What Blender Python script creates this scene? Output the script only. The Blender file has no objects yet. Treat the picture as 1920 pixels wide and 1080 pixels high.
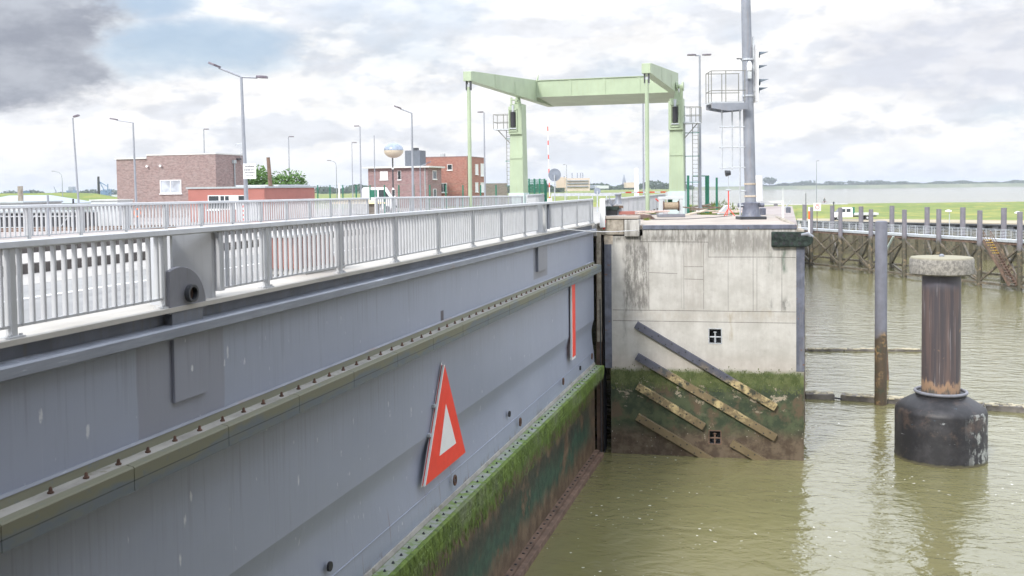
import bpy, math, random
from mathutils import Vector, Matrix
random.seed(7)
R = math.radians
C = bpy.context.scene
COL = C.collection
# ------------------------------------------------------------------ camera
TH = R(15.42); HCAM = 13.1; FP = 1867.0; PPY = 433.5
cT, sT = math.cos(TH), math.sin(TH)
F0 = Vector((-sT, cT, 0)); R0 = Vector((cT, sT, 0)); U0 = Vector((0, 0, 1))
pit, rol = R(2.5), 0.012
Fv = F0*math.cos(pit) - U0*math.sin(pit)
Uv = U0*math.cos(pit) + F0*math.sin(pit)
Rr = R0*math.cos(rol) - Uv*math.sin(rol)
Ur = Uv*math.cos(rol) + R0*math.sin(rol)
EYE = Vector((0, 0, HCAM))
cam = bpy.data.cameras.new('camera'); camo = bpy.data.objects.new('camera', cam); COL.objects.link(camo)
m = Matrix((Rr, Ur, -Fv)).transposed().to_4x4(); m.translation = EYE
camo.matrix_world = m
cam.sensor_width = 36; cam.lens = 36*FP/1920; cam.shift_y = -(540-PPY)/1920
cam.clip_start = .5; cam.clip_end = 40000
cam.dof.use_dof = True; cam.dof.focus_distance = 34; cam.dof.aperture_fstop = 2.0
C.camera = camo
C.view_settings.view_transform = 'Standard'; C.view_settings.look = 'None'
C.view_settings.exposure = 0.12; C.view_settings.gamma = 1
C.render.engine = 'CYCLES'
C.cycles.max_bounces = 6; C.cycles.transparent_max_bounces = 8
# ------------------------------------------------------------------ node helper
class G:
    def __init__(s, nt): s.nt = nt; s.N = nt.nodes; s.L = nt.links
    def n(s, t, **k):
        x = s.N.new(t)
        for a, b in k.items(): setattr(x, a, b)
        return x
    def put(s, sock, v):
        if hasattr(v, 'is_output') or isinstance(v, bpy.types.NodeSocket): s.L.new(v, sock)
        elif v is not None:
            if isinstance(v, (tuple, list)) and len(v) == 3 and sock.type == 'RGBA': v = (*v, 1)
            sock.default_value = v
    def m(s, op, a, b=None, c=None, clamp=False):
        x = s.n('ShaderNodeMath', operation=op, use_clamp=clamp)
        s.put(x.inputs[0], a); s.put(x.inputs[1], b)
        if c is not None: s.put(x.inputs[2], c)
        return x.outputs[0]
    def v(s, op, a, b=None):
        x = s.n('ShaderNodeVectorMath', operation=op)
        s.put(x.inputs[0], a)
        if op == 'SCALE': s.put(x.inputs[3], b)
        else: s.put(x.inputs[1], b)
        return x.outputs[1] if op in ('DOT_PRODUCT', 'LENGTH') else x.outputs[0]
    def noise(s, vec, scale, detail=4, rough=.55, dist=0):
        x = s.n('ShaderNodeTexNoise'); s.put(x.inputs['Vector'], vec)
        x.inputs['Scale'].default_value = scale; x.inputs['Detail'].default_value = detail
        x.inputs['Roughness'].default_value = rough; x.inputs['Distortion'].default_value = dist
        return x.outputs[0]
    def ss(s, x, a, b, lo=0., hi=1.):
        q = s.n('ShaderNodeMapRange', interpolation_type='SMOOTHSTEP'); q.clamp = True
        s.put(q.inputs[0], x)
        for i, v in enumerate((a, b, lo, hi)): s.put(q.inputs[i+1], v)
        return q.outputs[0]
    def band(s, x, a, b, e=.02):
        return s.m('MULTIPLY', s.ss(x, a-e, a+e), s.ss(x, b-e, b+e, 1., 0.))
    def mix(s, f, a, b, mode='MIX'):
        q = s.n('ShaderNodeMix', data_type='RGBA', blend_type=mode)
        s.put(q.inputs[0], f); s.put(q.inputs[6], a); s.put(q.inputs[7], b)
        return q.outputs[2]
    def xyz(s, vec):
        q = s.n('ShaderNodeSeparateXYZ'); s.put(q.inputs[0], vec); return q.outputs
    def comb(s, x, y, z):
        q = s.n('ShaderNodeCombineXYZ')
        for i, v in enumerate((x, y, z)): s.put(q.inputs[i], v)
        return q.outputs[0]
    def bump(s, h, strength=.3, dist=.02):
        q = s.n('ShaderNodeBump'); q.inputs['Strength'].default_value = strength
        q.inputs['Distance'].default_value = dist; s.put(q.inputs['Height'], h); return q.outputs[0]
# ------------------------------------------------------------------ world and sun
SUN_EL, SUN_AZ = R(38), R(197)      # azimuth clockwise from +Y: behind the camera, a little to its left
w = bpy.data.worlds.new('World'); C.world = w; w.use_nodes = True
g = G(w.node_tree); g.N.clear()
sky = g.n('ShaderNodeTexSky', sky_type='NISHITA', sun_disc=False, sun_elevation=SUN_EL, sun_rotation=SUN_AZ)
sky.air_density = 1.0; sky.dust_density = 2.0
d = g.n('ShaderNodeTexCoord').outputs['Generated']
dx, dy, dz = g.xyz(d)
az = g.m('ARCTAN2', dx, dy)                      # compass bearing of a direction
p = g.v('MULTIPLY', d, (1, 1, 2.3))
def dens(off):
    q = g.v('ADD', p, off)
    a = g.noise(q, 9.0, 9, .55, .1); b = g.noise(q, 2.6, 3, .5)
    return g.m('ADD', g.m('MULTIPLY', a, .8), g.m('MULTIPLY', b, .25))
d0 = dens((3.1, 1.7, 0.35)); d1 = dens((3.095, 1.70, 0.385)); 
lit = g.ss(g.m('SUBTRACT', d0, d1), -.06, .045)
big = g.noise(g.v('ADD', p, (1.3, 5.2, .3)), 4.0, 5, .5)
body = g.mix(g.m('MULTIPLY', lit, 1.0), (.735, .76, .81), (.955, .95, .945))
fine = g.noise(g.v('ADD', p, (5.5, .2, 2.4)), 21, 7, .62)
body = g.mix(g.m('MULTIPLY', g.ss(big, .44, .60), .4), body, (.885, .89, .91))
fm_ = g.ss(fine, .32, .62, .93, 1.07); body = g.mix(1., body, g.comb(fm_, fm_, fm_), 'MULTIPLY')
# the dark cloud in the west and one grey patch in the north
def patch(a0, e0, ra, re, lo, hi):
    u = g.m('DIVIDE', g.m('SUBTRACT', az, a0), ra); v_ = g.m('DIVIDE', g.m('SUBTRACT', dz, e0), re)
    r2 = g.m('ADD', g.m('MULTIPLY', u, u), g.m('MULTIPLY', v_, v_))
    nn = g.m('MULTIPLY', g.m('SUBTRACT', g.noise(p, 9.0, 7, .6), .5), 2.1)
    return g.ss(g.m('ADD', r2, nn), lo, hi, 1., 0.)
def bearing(px): return math.atan((px-960)/FP) - TH
def elev(px, py): return (352-.012*(px-960)-py)/FP*math.cos(math.atan((px-960)/FP))
dk = patch(bearing(-60), elev(0, 30), .155, .092, .55, 1.05)
dkc = g.mix(g.ss(g.noise(p, 13, 6, .6), .35, .68), (.33, .355, .42), (.50, .53, .59))
body = g.mix(dk, body, dkc)
gr = patch(bearing(1790), elev(1780, 110), .12, .045, .3, 1.6)
body = g.mix(g.m('MULTIPLY', gr, .55), body, (.62, .65, .74))
gap = g.ss(g.noise(g.v('ADD', p, (7.7, 2.2, .9)), 3.1, 6, .55), .53, .70)
gp2 = patch(bearing(330), elev(330, 95), .13, .03, .2, 1.5)
gp3 = patch(bearing(260), elev(260, 10), .06, .02, .2, 1.4)
gapf = g.m('MAXIMUM', g.m('MULTIPLY', gap, .45), g.m('MULTIPLY', g.m('MAXIMUM', gp2, gp3), .85))
gapf = g.m('MULTIPLY', gapf, g.m('SUBTRACT', 1., dk))
low = g.ss(dz, 0.0, .06, 1., 0.)
body = g.mix(g.m('MULTIPLY', low, .6), body, (.72, .78, .875))
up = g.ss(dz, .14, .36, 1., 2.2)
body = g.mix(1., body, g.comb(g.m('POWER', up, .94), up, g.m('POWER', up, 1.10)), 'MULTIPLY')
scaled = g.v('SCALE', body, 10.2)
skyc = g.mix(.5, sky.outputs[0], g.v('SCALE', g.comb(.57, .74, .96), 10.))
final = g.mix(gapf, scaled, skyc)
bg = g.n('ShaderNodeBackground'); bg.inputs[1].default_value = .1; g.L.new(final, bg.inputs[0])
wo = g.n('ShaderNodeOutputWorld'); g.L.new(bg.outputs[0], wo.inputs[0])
sl = bpy.data.lights.new('sun', 'SUN'); sl.energy = 2.9; sl.angle = R(9); sl.color = (1, .955, .89)
so = bpy.data.objects.new('sun', sl); COL.objects.link(so)
sd = Vector((math.sin(SUN_AZ)*math.cos(SUN_EL), math.cos(SUN_AZ)*math.cos(SUN_EL), math.sin(SUN_EL)))
so.rotation_euler = (-sd).to_track_quat('-Z', 'Y').to_euler(); so.location = (0, 0, 80)
# ------------------------------------------------------------------ pixel -> place
def ray(px, py): return (Fv + Rr*((px-960)/FP) - Ur*((py-PPY)/FP))
def onZ(px, py, z): r = ray(px, py); return EYE + r*((z-HCAM)/r.z)
def onX(px, py, x): r = ray(px, py); return EYE + r*(x/r.x)
def at(px, py, D): r = ray(px, py); return EYE + r*(D/r.dot(F0))
def onplane(px, py, P, N): r = ray(px, py); return EYE + r*((P-EYE).dot(N)/r.dot(N))
def cs(c): return -c*cT
def spot(px, D, z):
    py = 350.
    for _ in range(4):
        q = at(px, py, D); py += (q.z-z)*FP/D
    return Vector((q.x, q.y, z))
def ztop(px, py, D): return at(px, py, D).z
# ------------------------------------------------------------------ materials
MATS = {}
def shader(name, rough=.6, metal=0., spec=.5):
    mt = bpy.data.materials.new(name); mt.use_nodes = True; g = G(mt.node_tree); g.N.clear()
    b = g.n('ShaderNodeBsdfPrincipled'); o = g.n('ShaderNodeOutputMaterial'); g.L.new(b.outputs[0], o.inputs[0])
    b.inputs['Roughness'].default_value = rough; b.inputs['Metallic'].default_value = metal
    b.inputs['Specular IOR Level'].default_value = spec
    g.b = b; g.P = g.n('ShaderNodeNewGeometry').outputs['Position']; g.mt = mt; MATS[name] = mt
    return g
def plain(name, col, rough=.6, metal=0., var=.18, sc=3., streak=0., rust=0., dirt=(.10, .09, .07), spec=.5, bumps=.0):
    g = shader(name, rough, metal, spec)
    n1 = g.noise(g.P, sc, 5, .6); c = g.mix(g.ss(n1, .3, .7), tuple(x*(1-var) for x in col), tuple(min(1, x*(1+var)) for x in col))
    if streak:
        st = g.noise(g.v('MULTIPLY', g.P, (6, 6, .5)), 1.6, 4, .6)
        c = g.mix(g.m('MULTIPLY', g.ss(st, .5, .75), streak), c, dirt)
    if rust:
        r_ = g.noise(g.P, sc*1.7, 7, .65)
        c = g.mix(g.ss(r_, .72-rust*.4, .78-rust*.4), c, (.19, .085, .04))
    g.put(g.b.inputs['Base Color'], c)
    if bumps: g.put(g.b.inputs['Normal'], g.bump(g.noise(g.P, sc*8, 5, .6), bumps, .01))
    return g.mt
M = {}
M['rail'] = plain('light grey rail paint', (.50, .51, .525), .45, var=.06, sc=2, streak=.25, dirt=(.36, .34, .30))
M['post'] = plain('grey post paint', (.47, .48, .49), .5, var=.07, sc=2, streak=.3, dirt=(.3, .28, .24))
M['boxgrey'] = plain('box grey paint', (.50, .515, .54), .5, var=.06, sc=1, streak=.15)
M['darkweb'] = plain('dark web paint', (.15, .165, .20), .5, var=.2, sc=1.2, streak=.4, dirt=(.16, .13, .08))
M['steelblue'] = plain('dark blue grey steel', (.125, .135, .175), .5, var=.25, sc=2.5, streak=.3, rust=.22, dirt=(.3, .29, .28))
M['pile'] = plain('steel pile grey', (.20, .205, .235), .5, var=.12, sc=1.5, streak=.3, dirt=(.11, .09, .08))
M['galv'] = plain('galvanised steel', (.50, .53, .56), .4, .2, var=.12, sc=4)
M['mast'] = plain('mast grey', (.25, .27, .31), .45, .1, var=.13, sc=1.2, streak=.35, dirt=(.34, .27, .22))
M['lamppole'] = plain('lamp pole grey', (.30, .32, .36), .4, .2, var=.08, sc=2)
M['lamphead'] = plain('lamp head dark', (.17, .15, .18), .4, .2)
M['darkmetal'] = plain('dark metal', (.045, .048, .055), .45, .1, var=.25)
M['black'] = plain('black rubber', (.02, .02, .024), .6)
M['green'] = plain('pale green paint', (.36, .435, .30), .45, var=.08, sc=.6, streak=.3, dirt=(.30, .33, .16))
M['greenpale'] = plain('pale blue grey base paint', (.52, .62, .60), .5, var=.05)
M['greenfence'] = plain('dark green fence paint', (.015, .15, .09), .5)
M['red'] = plain('sign red', (.90, .055, .03), .45, var=.05, streak=.1, dirt=(.6, .08, .05))
M['redbright'] = plain('bright red paint', (.75, .08, .05), .5)
M['orange'] = plain('orange plastic', (.85, .16, .03), .5)
M['white'] = plain('white paint', (.80, .80, .80), .5, var=.04, streak=.15, dirt=(.5, .5, .47))
M['signwhite'] = plain('sign white', (.83, .84, .85), .45, var=.02)
M['ink'] = plain('ink', (.09, .09, .10), .7)
M['steelgreen'] = plain('dark green worn steel', (.03, .042, .036), .7, var=.6, sc=5, streak=.5, dirt=(.012, .014, .012), spec=.2)
M['darkgalv'] = plain('dull dark galvanised steel', (.20, .20, .18), .6, var=.2)
M['darkgreen'] = plain('green ladder clamp', (.03, .18, .14), .5)
M['rust'] = plain('rusty steel', (.12, .065, .045), .8, var=.4, sc=6, bumps=.4)
M['rustbrown'] = plain('rust brown beam', (.155, .10, .072), .8, var=.35, sc=2, streak=.3)
M['glass'] = plain('window glass', (.03, .04, .045), .08, spec=1.)
M['curtain'] = plain('white blind', (.75, .75, .78), .6, var=.03)
M['reflectpaint'] = plain('glass with painted reflection', (.42, .45, .50), .15, var=.35, sc=.8, spec=1.)  # pale pane colour stands in for reflections and white curtains
M['shed'] = plain('dark grey roof shed', (.11, .125, .15), .6, var=.1)
M['roofgrey'] = plain('roof edge grey', (.38, .42, .43), .6, var=.1)
M['roofpale'] = plain('roof edge pale', (.62, .63, .60), .6, var=.08)
M['redclad'] = plain('red cladding', (.36, .14, .115), .6, var=.06, sc=1)
M['hut'] = plain('pale hut metal', (.52, .55, .56), .5, var=.05)
M['hutgrey'] = plain('grey sheet roof', (.33, .37, .42), .5, var=.08)
M['wood'] = plain('weathered timber', (.22, .17, .13), .9, var=.4, sc=5, bumps=.4)
M['woodpale'] = plain('pale plank', (.50, .43, .35), .9, var=.25, sc=5)
M['timberwet'] = plain('wet brown timber', (.135, .085, .055), .7, var=.4, sc=3, bumps=.4)
M['sand'] = plain('yellow sand', (.72, .55, .30), .95, var=.15)
M['rope'] = plain('rope', (.34, .27, .19), .9, var=.3, sc=20)
M['skin'] = plain('skin', (.5, .3, .22), .6)
M['cloth'] = plain('dark clothing', (.03, .05, .04), .9)
M['clothred'] = plain('red clothing', (.45, .12, .12), .9)
M['yellow'] = plain('yellow paint', (.62, .42, .06), .6, var=.25, sc=6)
M['beigebldg'] = plain('beige render', (.55, .46, .38), .8, var=.08, sc=.05)
M['farblue'] = plain('distant blue steel', (.10, .19, .32), .7)
M['fargrey'] = plain('distant grey steel', (.24, .27, .33), .7)
M['kerbdark'] = plain('dark kerb plate', (.085, .075, .07), .7, var=.3, sc=4)
M['tarp'] = plain('faded tarp', (.55, .42, .38), .8, var=.25, sc=5)
M['signalgrey'] = plain('signal hood grey', (.10, .125, .15), .4)

def brick(name, c1, c2, c3):
    g = shader(name, .85); x, y, z = g.xyz(g.P)
    v = g.comb(g.m('ADD', x, y), z, 0.)
    b = g.n('ShaderNodeTexBrick'); g.put(b.inputs['Vector'], v)
    b.inputs['Scale'].default_value = 1.; b.inputs['Brick Width'].default_value = .25; b.inputs['Row Height'].default_value = .08
    b.inputs['Mortar Size'].default_value = .008
    b.inputs['Color1'].default_value = (*c1, 1); b.inputs['Color2'].default_value = (*c2, 1); b.inputs['Mortar'].default_value = (*c3, 1)
    n = g.ss(g.noise(v, 1.2, 5, .7), .35, .7); n2 = g.ss(g.noise(g.v('MULTIPLY', v, (1.3, 3.5, 1)), 1.6, 4, .75), .45, .62)
    c = g.mix(g.m('MULTIPLY', n, .35), b.outputs[0], c3)
    c = g.mix(g.m('MULTIPLY', n2, .55), c, tuple(q*.5 for q in c1))
    g.put(g.b.inputs['Base Color'], c); g.put(g.b.inputs['Normal'], g.bump(b.outputs[1], .4, .01)); return g.mt
M['brickbrown'] = brick('brown brick', (.33, .225, .21), (.22, .15, .145), (.36, .31, .29))
M['brickpurple'] = brick('purple brick', (.31, .17, .17), (.22, .135, .14), (.35, .29, .28))
M['brickred'] = brick('red brick', (.40, .16, .12), (.28, .105, .085), (.38, .26, .22))
M['brickgrey'] = brick('grey block', (.22, .19, .17), (.17, .15, .135), (.25, .23, .2))

# lock gate plating: blue grey paint, darker patches of touch-up paint, drips, scratches, weld seam
g = shader('gate plating paint', .38, 0, .5)
x, y, z = g.xyz(g.P)
n1 = g.noise(g.v('MULTIPLY', g.P, (1, .5, 1)), .5, 4, .5)
c = g.mix(g.ss(n1, .3, .7), (.285, .32, .41), (.32, .355, .445))
st = g.noise(g.v('MULTIPLY', g.P, (1, 7, .35)), 1.5, 5, .6)
c = g.mix(g.m('MULTIPLY', g.ss(st, .52, .8), .35), c, (.21, .23, .28))
st2 = g.noise(g.v('MULTIPLY', g.P, (1, 9, .25)), 2.3, 4, .6)
c = g.mix(g.m('MULTIPLY', g.ss(st2, .58, .75), .3), c, (.43, .465, .53))
def pr(px, py): q = onX(px, py, cs(9.3)); return q
yA, yB = pr(262, 700).y, pr(424, 700).y
pa = g.m('MULTIPLY', g.band(g.m('ADD', y, g.m('MULTIPLY', g.noise(g.P, 1.2), .12)), yA, yB, .02), g.band(z, 9.4, 10.98, .01))
c = g.mix(g.m('MULTIPLY', pa, .6), c, (.235, .24, .28))
yA, yB = pr(1000, 480).y, pr(1026, 480).y
pb = g.m('MULTIPLY', g.band(y, yA, yB, .03), g.band(z, 9.7, 10.98, .01)); c = g.mix(g.m('MULTIPLY', pb, .7), c, (.17, .175, .20))
for (px_, py_, hh) in ((829, 592, .14),):
    q = pr(px_, py_); bx = g.m('MULTIPLY', g.band(y, q.y-.12, q.y+.12, .02), g.band(z, q.z-hh, q.z+hh, .02)); c = g.mix(bx, c, (.07, .06, .075))
sc = g.noise(g.v('MULTIPLY', g.P, (1, 5.5, 1.7)), 1.7, 3, .5)
c = g.mix(g.ss(sc, .715, .74), c, (.55, .57, .62))
mk = None
for (px_, py_, w_, h_) in ((427, 660, .05, .16), (421, 680, .04, .10), (76, 780, .06, .12), (165, 808, .06, .16), (358, 930, .05, .15), (347, 975, .05, .16), (338, 1050, .05, .14), (728, 757, .05, .10), (731, 776, .04, .14), (906, 765, .05, .14),
                          (904, 734, .05, .08), (1036, 602, .07, .10), (771, 772, .05, .20), (560, 900, .05, .18), (640, 850, .04, .10), (500, 800, .04, .10), (355, 690, .05, .08), (385, 700, .04, .06)):
    q = pr(px_, py_); b_ = g.m('MULTIPLY', g.band(y, q.y-w_, q.y+w_, w_*.9), g.band(z, q.z-h_, q.z+h_, h_*.8)); mk = b_ if mk is None else g.m('MAXIMUM', mk, b_)
mk = g.ss(g.m('MULTIPLY', mk, g.noise(g.v('MULTIPLY', g.P, (1, 6, 2.5)), 4., 5, .7)), .38, .5)
c = g.mix(g.m('MULTIPLY', mk, .8), c, (.66, .68, .70))
dr = g.ss(g.noise(g.v('MULTIPLY', g.P, (1, 5, .12)), 1.9, 5, .65), .50, .66)
dz_ = g.m('MAXIMUM', g.band(z, 10.2, 10.95, .35), g.band(z, 7.9, 9.1, .5))
c = g.mix(g.m('MULTIPLY', g.m('MULTIPLY', dr, dz_), .24), c, (.13, .135, .15))
rr = g.m('MULTIPLY', g.ss(g.noise(g.v('MULTIPLY', g.P, (1, 8, .2)), 1.3, 4, .6), .63, .70), g.band(z, 4.5, 5.5, .35))
c = g.mix(g.m('MULTIPLY', rr, .6), c, (.17, .09, .05))
low = g.ss(g.m('ADD', z, g.m('MULTIPLY', g.noise(g.v('MULTIPLY', g.P, (1, 3, 1)), 2., 6, .7), .8)), 4.85, 5.2, 1., 0.)
pe = g.m('MULTIPLY', low, g.ss(g.noise(g.v('MULTIPLY', g.P, (1, 1, 1)), .8, 5, .6), .52, .56))
c = g.mix(pe, c, (.17, .13, .10))
g.put(g.b.inputs['Base Color'], c)
g.put(g.b.inputs['Roughness'], g.ss(n1, .2, .8, .33, .46))
g.put(g.b.inputs['Normal'], g.bump(g.noise(g.v('MULTIPLY', g.P, (1, .6, .6)), .9, 3, .5), .25, .12))
M['gate'] = g.mt
# flange of the deck edge
g = shader('flange paint', .4)
n = g.noise(g.v('MULTIPLY', g.P, (1, .6, 6)), 1.3, 6, .65); c = g.mix(g.ss(n, .35, .7), (.20, .22, .265), (.28, .305, .36))
c = g.mix(g.m('MULTIPLY', g.ss(n, .63, .67), .8), c, (.50, .54, .62))
r_ = g.noise(g.v('MULTIPLY', g.P, (1, .5, 1)), .9, 4, .6); c = g.mix(g.m('MULTIPLY', g.ss(r_, .6, .68), .5), c, (.24, .16, .10))
g.put(g.b.inputs['Base Color'], c); M['flange'] = g.mt
# mossy upper beam
g = shader('lichen covered beam', .7)
x, y, z = g.xyz(g.P)
n = g.noise(g.v('MULTIPLY', g.P, (1, 1.5, 4)), 1.4, 7, .65); n2 = g.noise(g.v('MULTIPLY', g.P, (1, .35, .6)), 1.3, 4, .6)
c = g.mix(g.ss(n, .4, .62), (.13, .155, .175), (.15, .165, .155)); c = g.mix(g.ss(g.m('ADD', n2, g.m('MULTIPLY', g.m('SUBTRACT', z, 9.2), 1.0)), .50, .62), c, (.175, .175, .12)); c = g.mix(g.band(z, 9.185, 9.20, .004), c, (.06, .065, .06))
c = g.mix(g.m('MULTIPLY', g.ss(g.noise(g.v('MULTIPLY', g.P, (3, 3, 3)), 2, 6, .7), .55, .7), .6), c, (.13, .16, .17))
g.put(g.b.inputs['Base Color'], c); g.put(g.b.inputs['Normal'], g.bump(n, .3, .02)); M['beam'] = g.mt
g = shader('beam top board', .8)
n = g.noise(g.v('MULTIPLY', g.P, (1, .5, 1)), 3, 6, .65)
c = g.mix(g.ss(n, .35, .65), (.28, .27, .245), (.40, .385, .35)); c = g.mix(g.ss(g.noise(g.P, 1.1, 6, .7), .58, .66), c, (.21, .20, .15))
g.put(g.b.inputs['Base Color'], c); M['beamtop'] = g.mt
# green algae beam
g = shader('algae covered beam', .75)
n = g.noise(g.v('MULTIPLY', g.P, (2, 2, .7)), 2.2, 7, .7); n2 = g.noise(g.P, .45, 5, .65)
c = g.mix(g.ss(n, .38, .62), (.075, .125, .018), (.155, .235, .036)); c = g.mix(g.m('MULTIPLY', g.ss(n2, .5, .66), .6), c, (.21, .235, .15))
c = g.mix(g.ss(g.noise(g.P, 2.6, 7, .7), .68, .72), c, (.33, .33, .27))
g.put(g.b.inputs['Base Color'], c); g.put(g.b.inputs['Normal'], g.bump(n, .5, .03)); M['algae'] = g.mt
g = shader('wall algae', .8); g.put(g.b.inputs['Base Color'], g.mix(g.ss(g.noise(g.P, 2.6, 6, .7), .4, .6), (.07, .095, .026), (.135, .16, .06))); M['algaewall'] = g.mt
g = shader('algae beam top', .75)
n = g.noise(g.v('MULTIPLY', g.P, (1, 1.2, 1)), 2.2, 7, .7)
c = g.mix(g.ss(n, .40, .62), (.30, .32, .30), (.16, .25, .055)); c = g.mix(g.ss(g.noise(g.P, .5, 4, .6), .52, .7), c, (.36, .37, .33))
g.put(g.b.inputs['Base Color'], c); M['algaetop'] = g.mt
# lowest plating: algae then bottle green paint and rust
g = shader('slimy lower plating', .55)
x, y, z = g.xyz(g.P)
wv = g.m('MULTIPLY', g.m('SUBTRACT', g.noise(g.v('MULTIPLY', g.P, (1, 1.1, .45)), 1.3, 9, .75), .5), 2.6)
zz = g.m('ADD', z, wv)
n = g.noise(g.v('MULTIPLY', g.P, (1, 1.6, .5)), 2.5, 7, .7)
moss = g.mix(g.ss(n, .35, .65), (.06, .12, .016), (.14, .24, .035))
brown = g.mix(g.ss(g.noise(g.P, 1.7, 6, .7), .4, .62), (.085, .055, .034), (.17, .12, .078))
grn = g.mix(g.ss(g.noise(g.P, 2.1, 6, .7), .4, .62), (.018, .05, .036), (.04, .095, .062))
blk = g.mix(g.ss(g.noise(g.P, 3.1, 6, .7), .4, .62), (.022, .028, .022), (.05, .055, .04))
c = g.mix(g.ss(zz, .8, 1.6), brown, grn); c = g.mix(g.ss(zz, 1.7, 2.6), c, blk)
c = g.mix(g.ss(g.noise(g.v('MULTIPLY', g.P, (1, .6, .6)), .8, 6, .7), .56, .62), c, brown)
c = g.mix(g.ss(zz, 2.6, 3.1), c, brown); c = g.mix(g.ss(zz, 3.0, 3.5), c, moss)
c = g.mix(g.ss(g.noise(g.v('MULTIPLY', g.P, (1, 2, .8)), 2.2, 5, .6), .715, .74), c, (.38, .33, .24))
endr = g.ss(y, 44.5, 47.0); c = g.mix(g.m('MULTIPLY', endr, .85), c, brown)
g.put(g.b.inputs['Base Color'], c); g.put(g.b.inputs['Normal'], g.bump(n, .5, .03)); M['slime'] = g.mt
# bridge surfaces
def ground_mat(name, ca, cb, sc, st=None):
    g = shader(name, .85); n = g.noise(g.P, sc, 6, .65); c = g.mix(g.ss(n, .3, .7), ca, cb)
    if st: c = g.mix(g.m('MULTIPLY', g.ss(g.noise(g.v('MULTIPLY', g.P, (2.5, .25, 1)), 1, 5, .6), .5, .7), st), c, tuple(q*.55 for q in ca))
    g.put(g.b.inputs['Base Color'], c); g.put(g.b.inputs['Normal'], g.bump(g.noise(g.P, 25, 4, .6), .3, .01)); return g.mt
M['kerb'] = ground_mat('pale kerb strip', (.44, .42, .385), (.52, .50, .46), .8, .2)
M['road'] = ground_mat('worn grey road surface', (.25, .25, .25), (.31, .31, .305), .5, .5)
M['roadpale'] = ground_mat('pale road shoulder', (.36, .35, .335), (.41, .395, .375), .6, .2)
M['walk'] = ground_mat('pale walkway', (.40, .38, .36), (.47, .45, .43), .7, .15)
M['pierTop'] = ground_mat('sandy pier top', (.34, .295, .255), (.44, .385, .335), .7)
M['yard'] = ground_mat('yard paving', (.26, .215, .20), (.35, .31, .295), .25)
M['pathmat'] = ground_mat('tan path', (.33, .28, .19), (.40, .35, .25), .15)
# grass
g = shader('grass', .9)
n = g.noise(g.P, .06, 5, .6); n2 = g.noise(g.P, 1.1, 5, .7)
c = g.mix(g.ss(n, .35, .65), (.12, .175, .028), (.19, .225, .045)); c = g.mix(g.m('MULTIPLY', g.ss(g.noise(g.P, .22, 6, .75), .5, .62), .75), c, (.33, .29, .05))
c = g.mix(g.m('MULTIPLY', g.ss(g.noise(g.P, .4, 5, .7), .5, .7), .5), c, (.08, .13, .03))
g.put(g.b.inputs['Base Color'], c); M['grass'] = g.mt
g = shader('far grass', .9); c = g.mix(g.ss(g.noise(g.v('MULTIPLY', g.P, (1, .2, 1)), .01, 4, .6), .4, .6), (.10, .125, .06), (.17, .185, .10))
g.put(g.b.inputs['Base Color'], c); M['fargrass'] = g.mt
def leafmat(name, a, b_):
    g = shader(name, .8); n = g.noise(g.P, 1.2, 4, .7); g.put(g.b.inputs['Base Color'], g.mix(g.ss(n, .3, .7), a, b_)); return g.mt
M['leaf'] = leafmat('tree leaves', (.05, .12, .02), (.13, .24, .06)); M['leaffar'] = leafmat('distant leaves', (.03, .06, .035), (.055, .09, .05))
M['bark'] = plain('bark', (.10, .075, .05), .9)
# water
g = shader('muddy water', .04)
x, y, z = g.xyz(g.P)
n0 = g.noise(g.P, .05, 3, .5)
c = g.mix(g.ss(n0, .35, .65), (.165, .155, .072), (.19, .178, .084))
fo = g.noise(g.v('MULTIPLY', g.P, (1, 1, 1)), 4.2, 2, .45); fm = g.ss(g.noise(g.P, .25, 3, .5), .45, .6)
near = g.m('MULTIPLY', g.ss(y, 60., 66., 1., 0.), fm)
c = g.mix(g.m('MULTIPLY', g.ss(fo, .70, .715), near), c, (.75, .74, .66))
g.put(g.b.inputs['Base Color'], c); g.b.inputs['IOR'].default_value = 1.52; g.put(g.b.inputs['Roughness'], g.ss(y, 100., 320., .04, .12))
pr_ = g.v('MULTIPLY', g.P, (.85, 1.35, 1))
w1 = g.noise(pr_, .75, 3, .5, .6); w2 = g.noise(pr_, 3.0, 3, .55, .3)
b1 = g.n('ShaderNodeBump'); b1.inputs['Distance'].default_value = .26; g.put(b1.inputs['Strength'], g.ss(y, 90., 330., .34, .05)); g.put(b1.inputs['Height'], w1)
b2 = g.n('ShaderNodeBump'); b2.inputs['Distance'].default_value = .035
cal = g.m('MULTIPLY', g.ss(g.noise(g.P, .13, 3, .5), .4, .6, .45, 1.), g.ss(y, 90., 330., 1., .05))
g.put(b2.inputs['Strength'], cal); g.put(b2.inputs['Height'], w2); g.put(b2.inputs['Normal'], b1.outputs[0])
g.put(g.b.inputs['Normal'], b2.outputs[0]); M['water'] = g.mt
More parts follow.
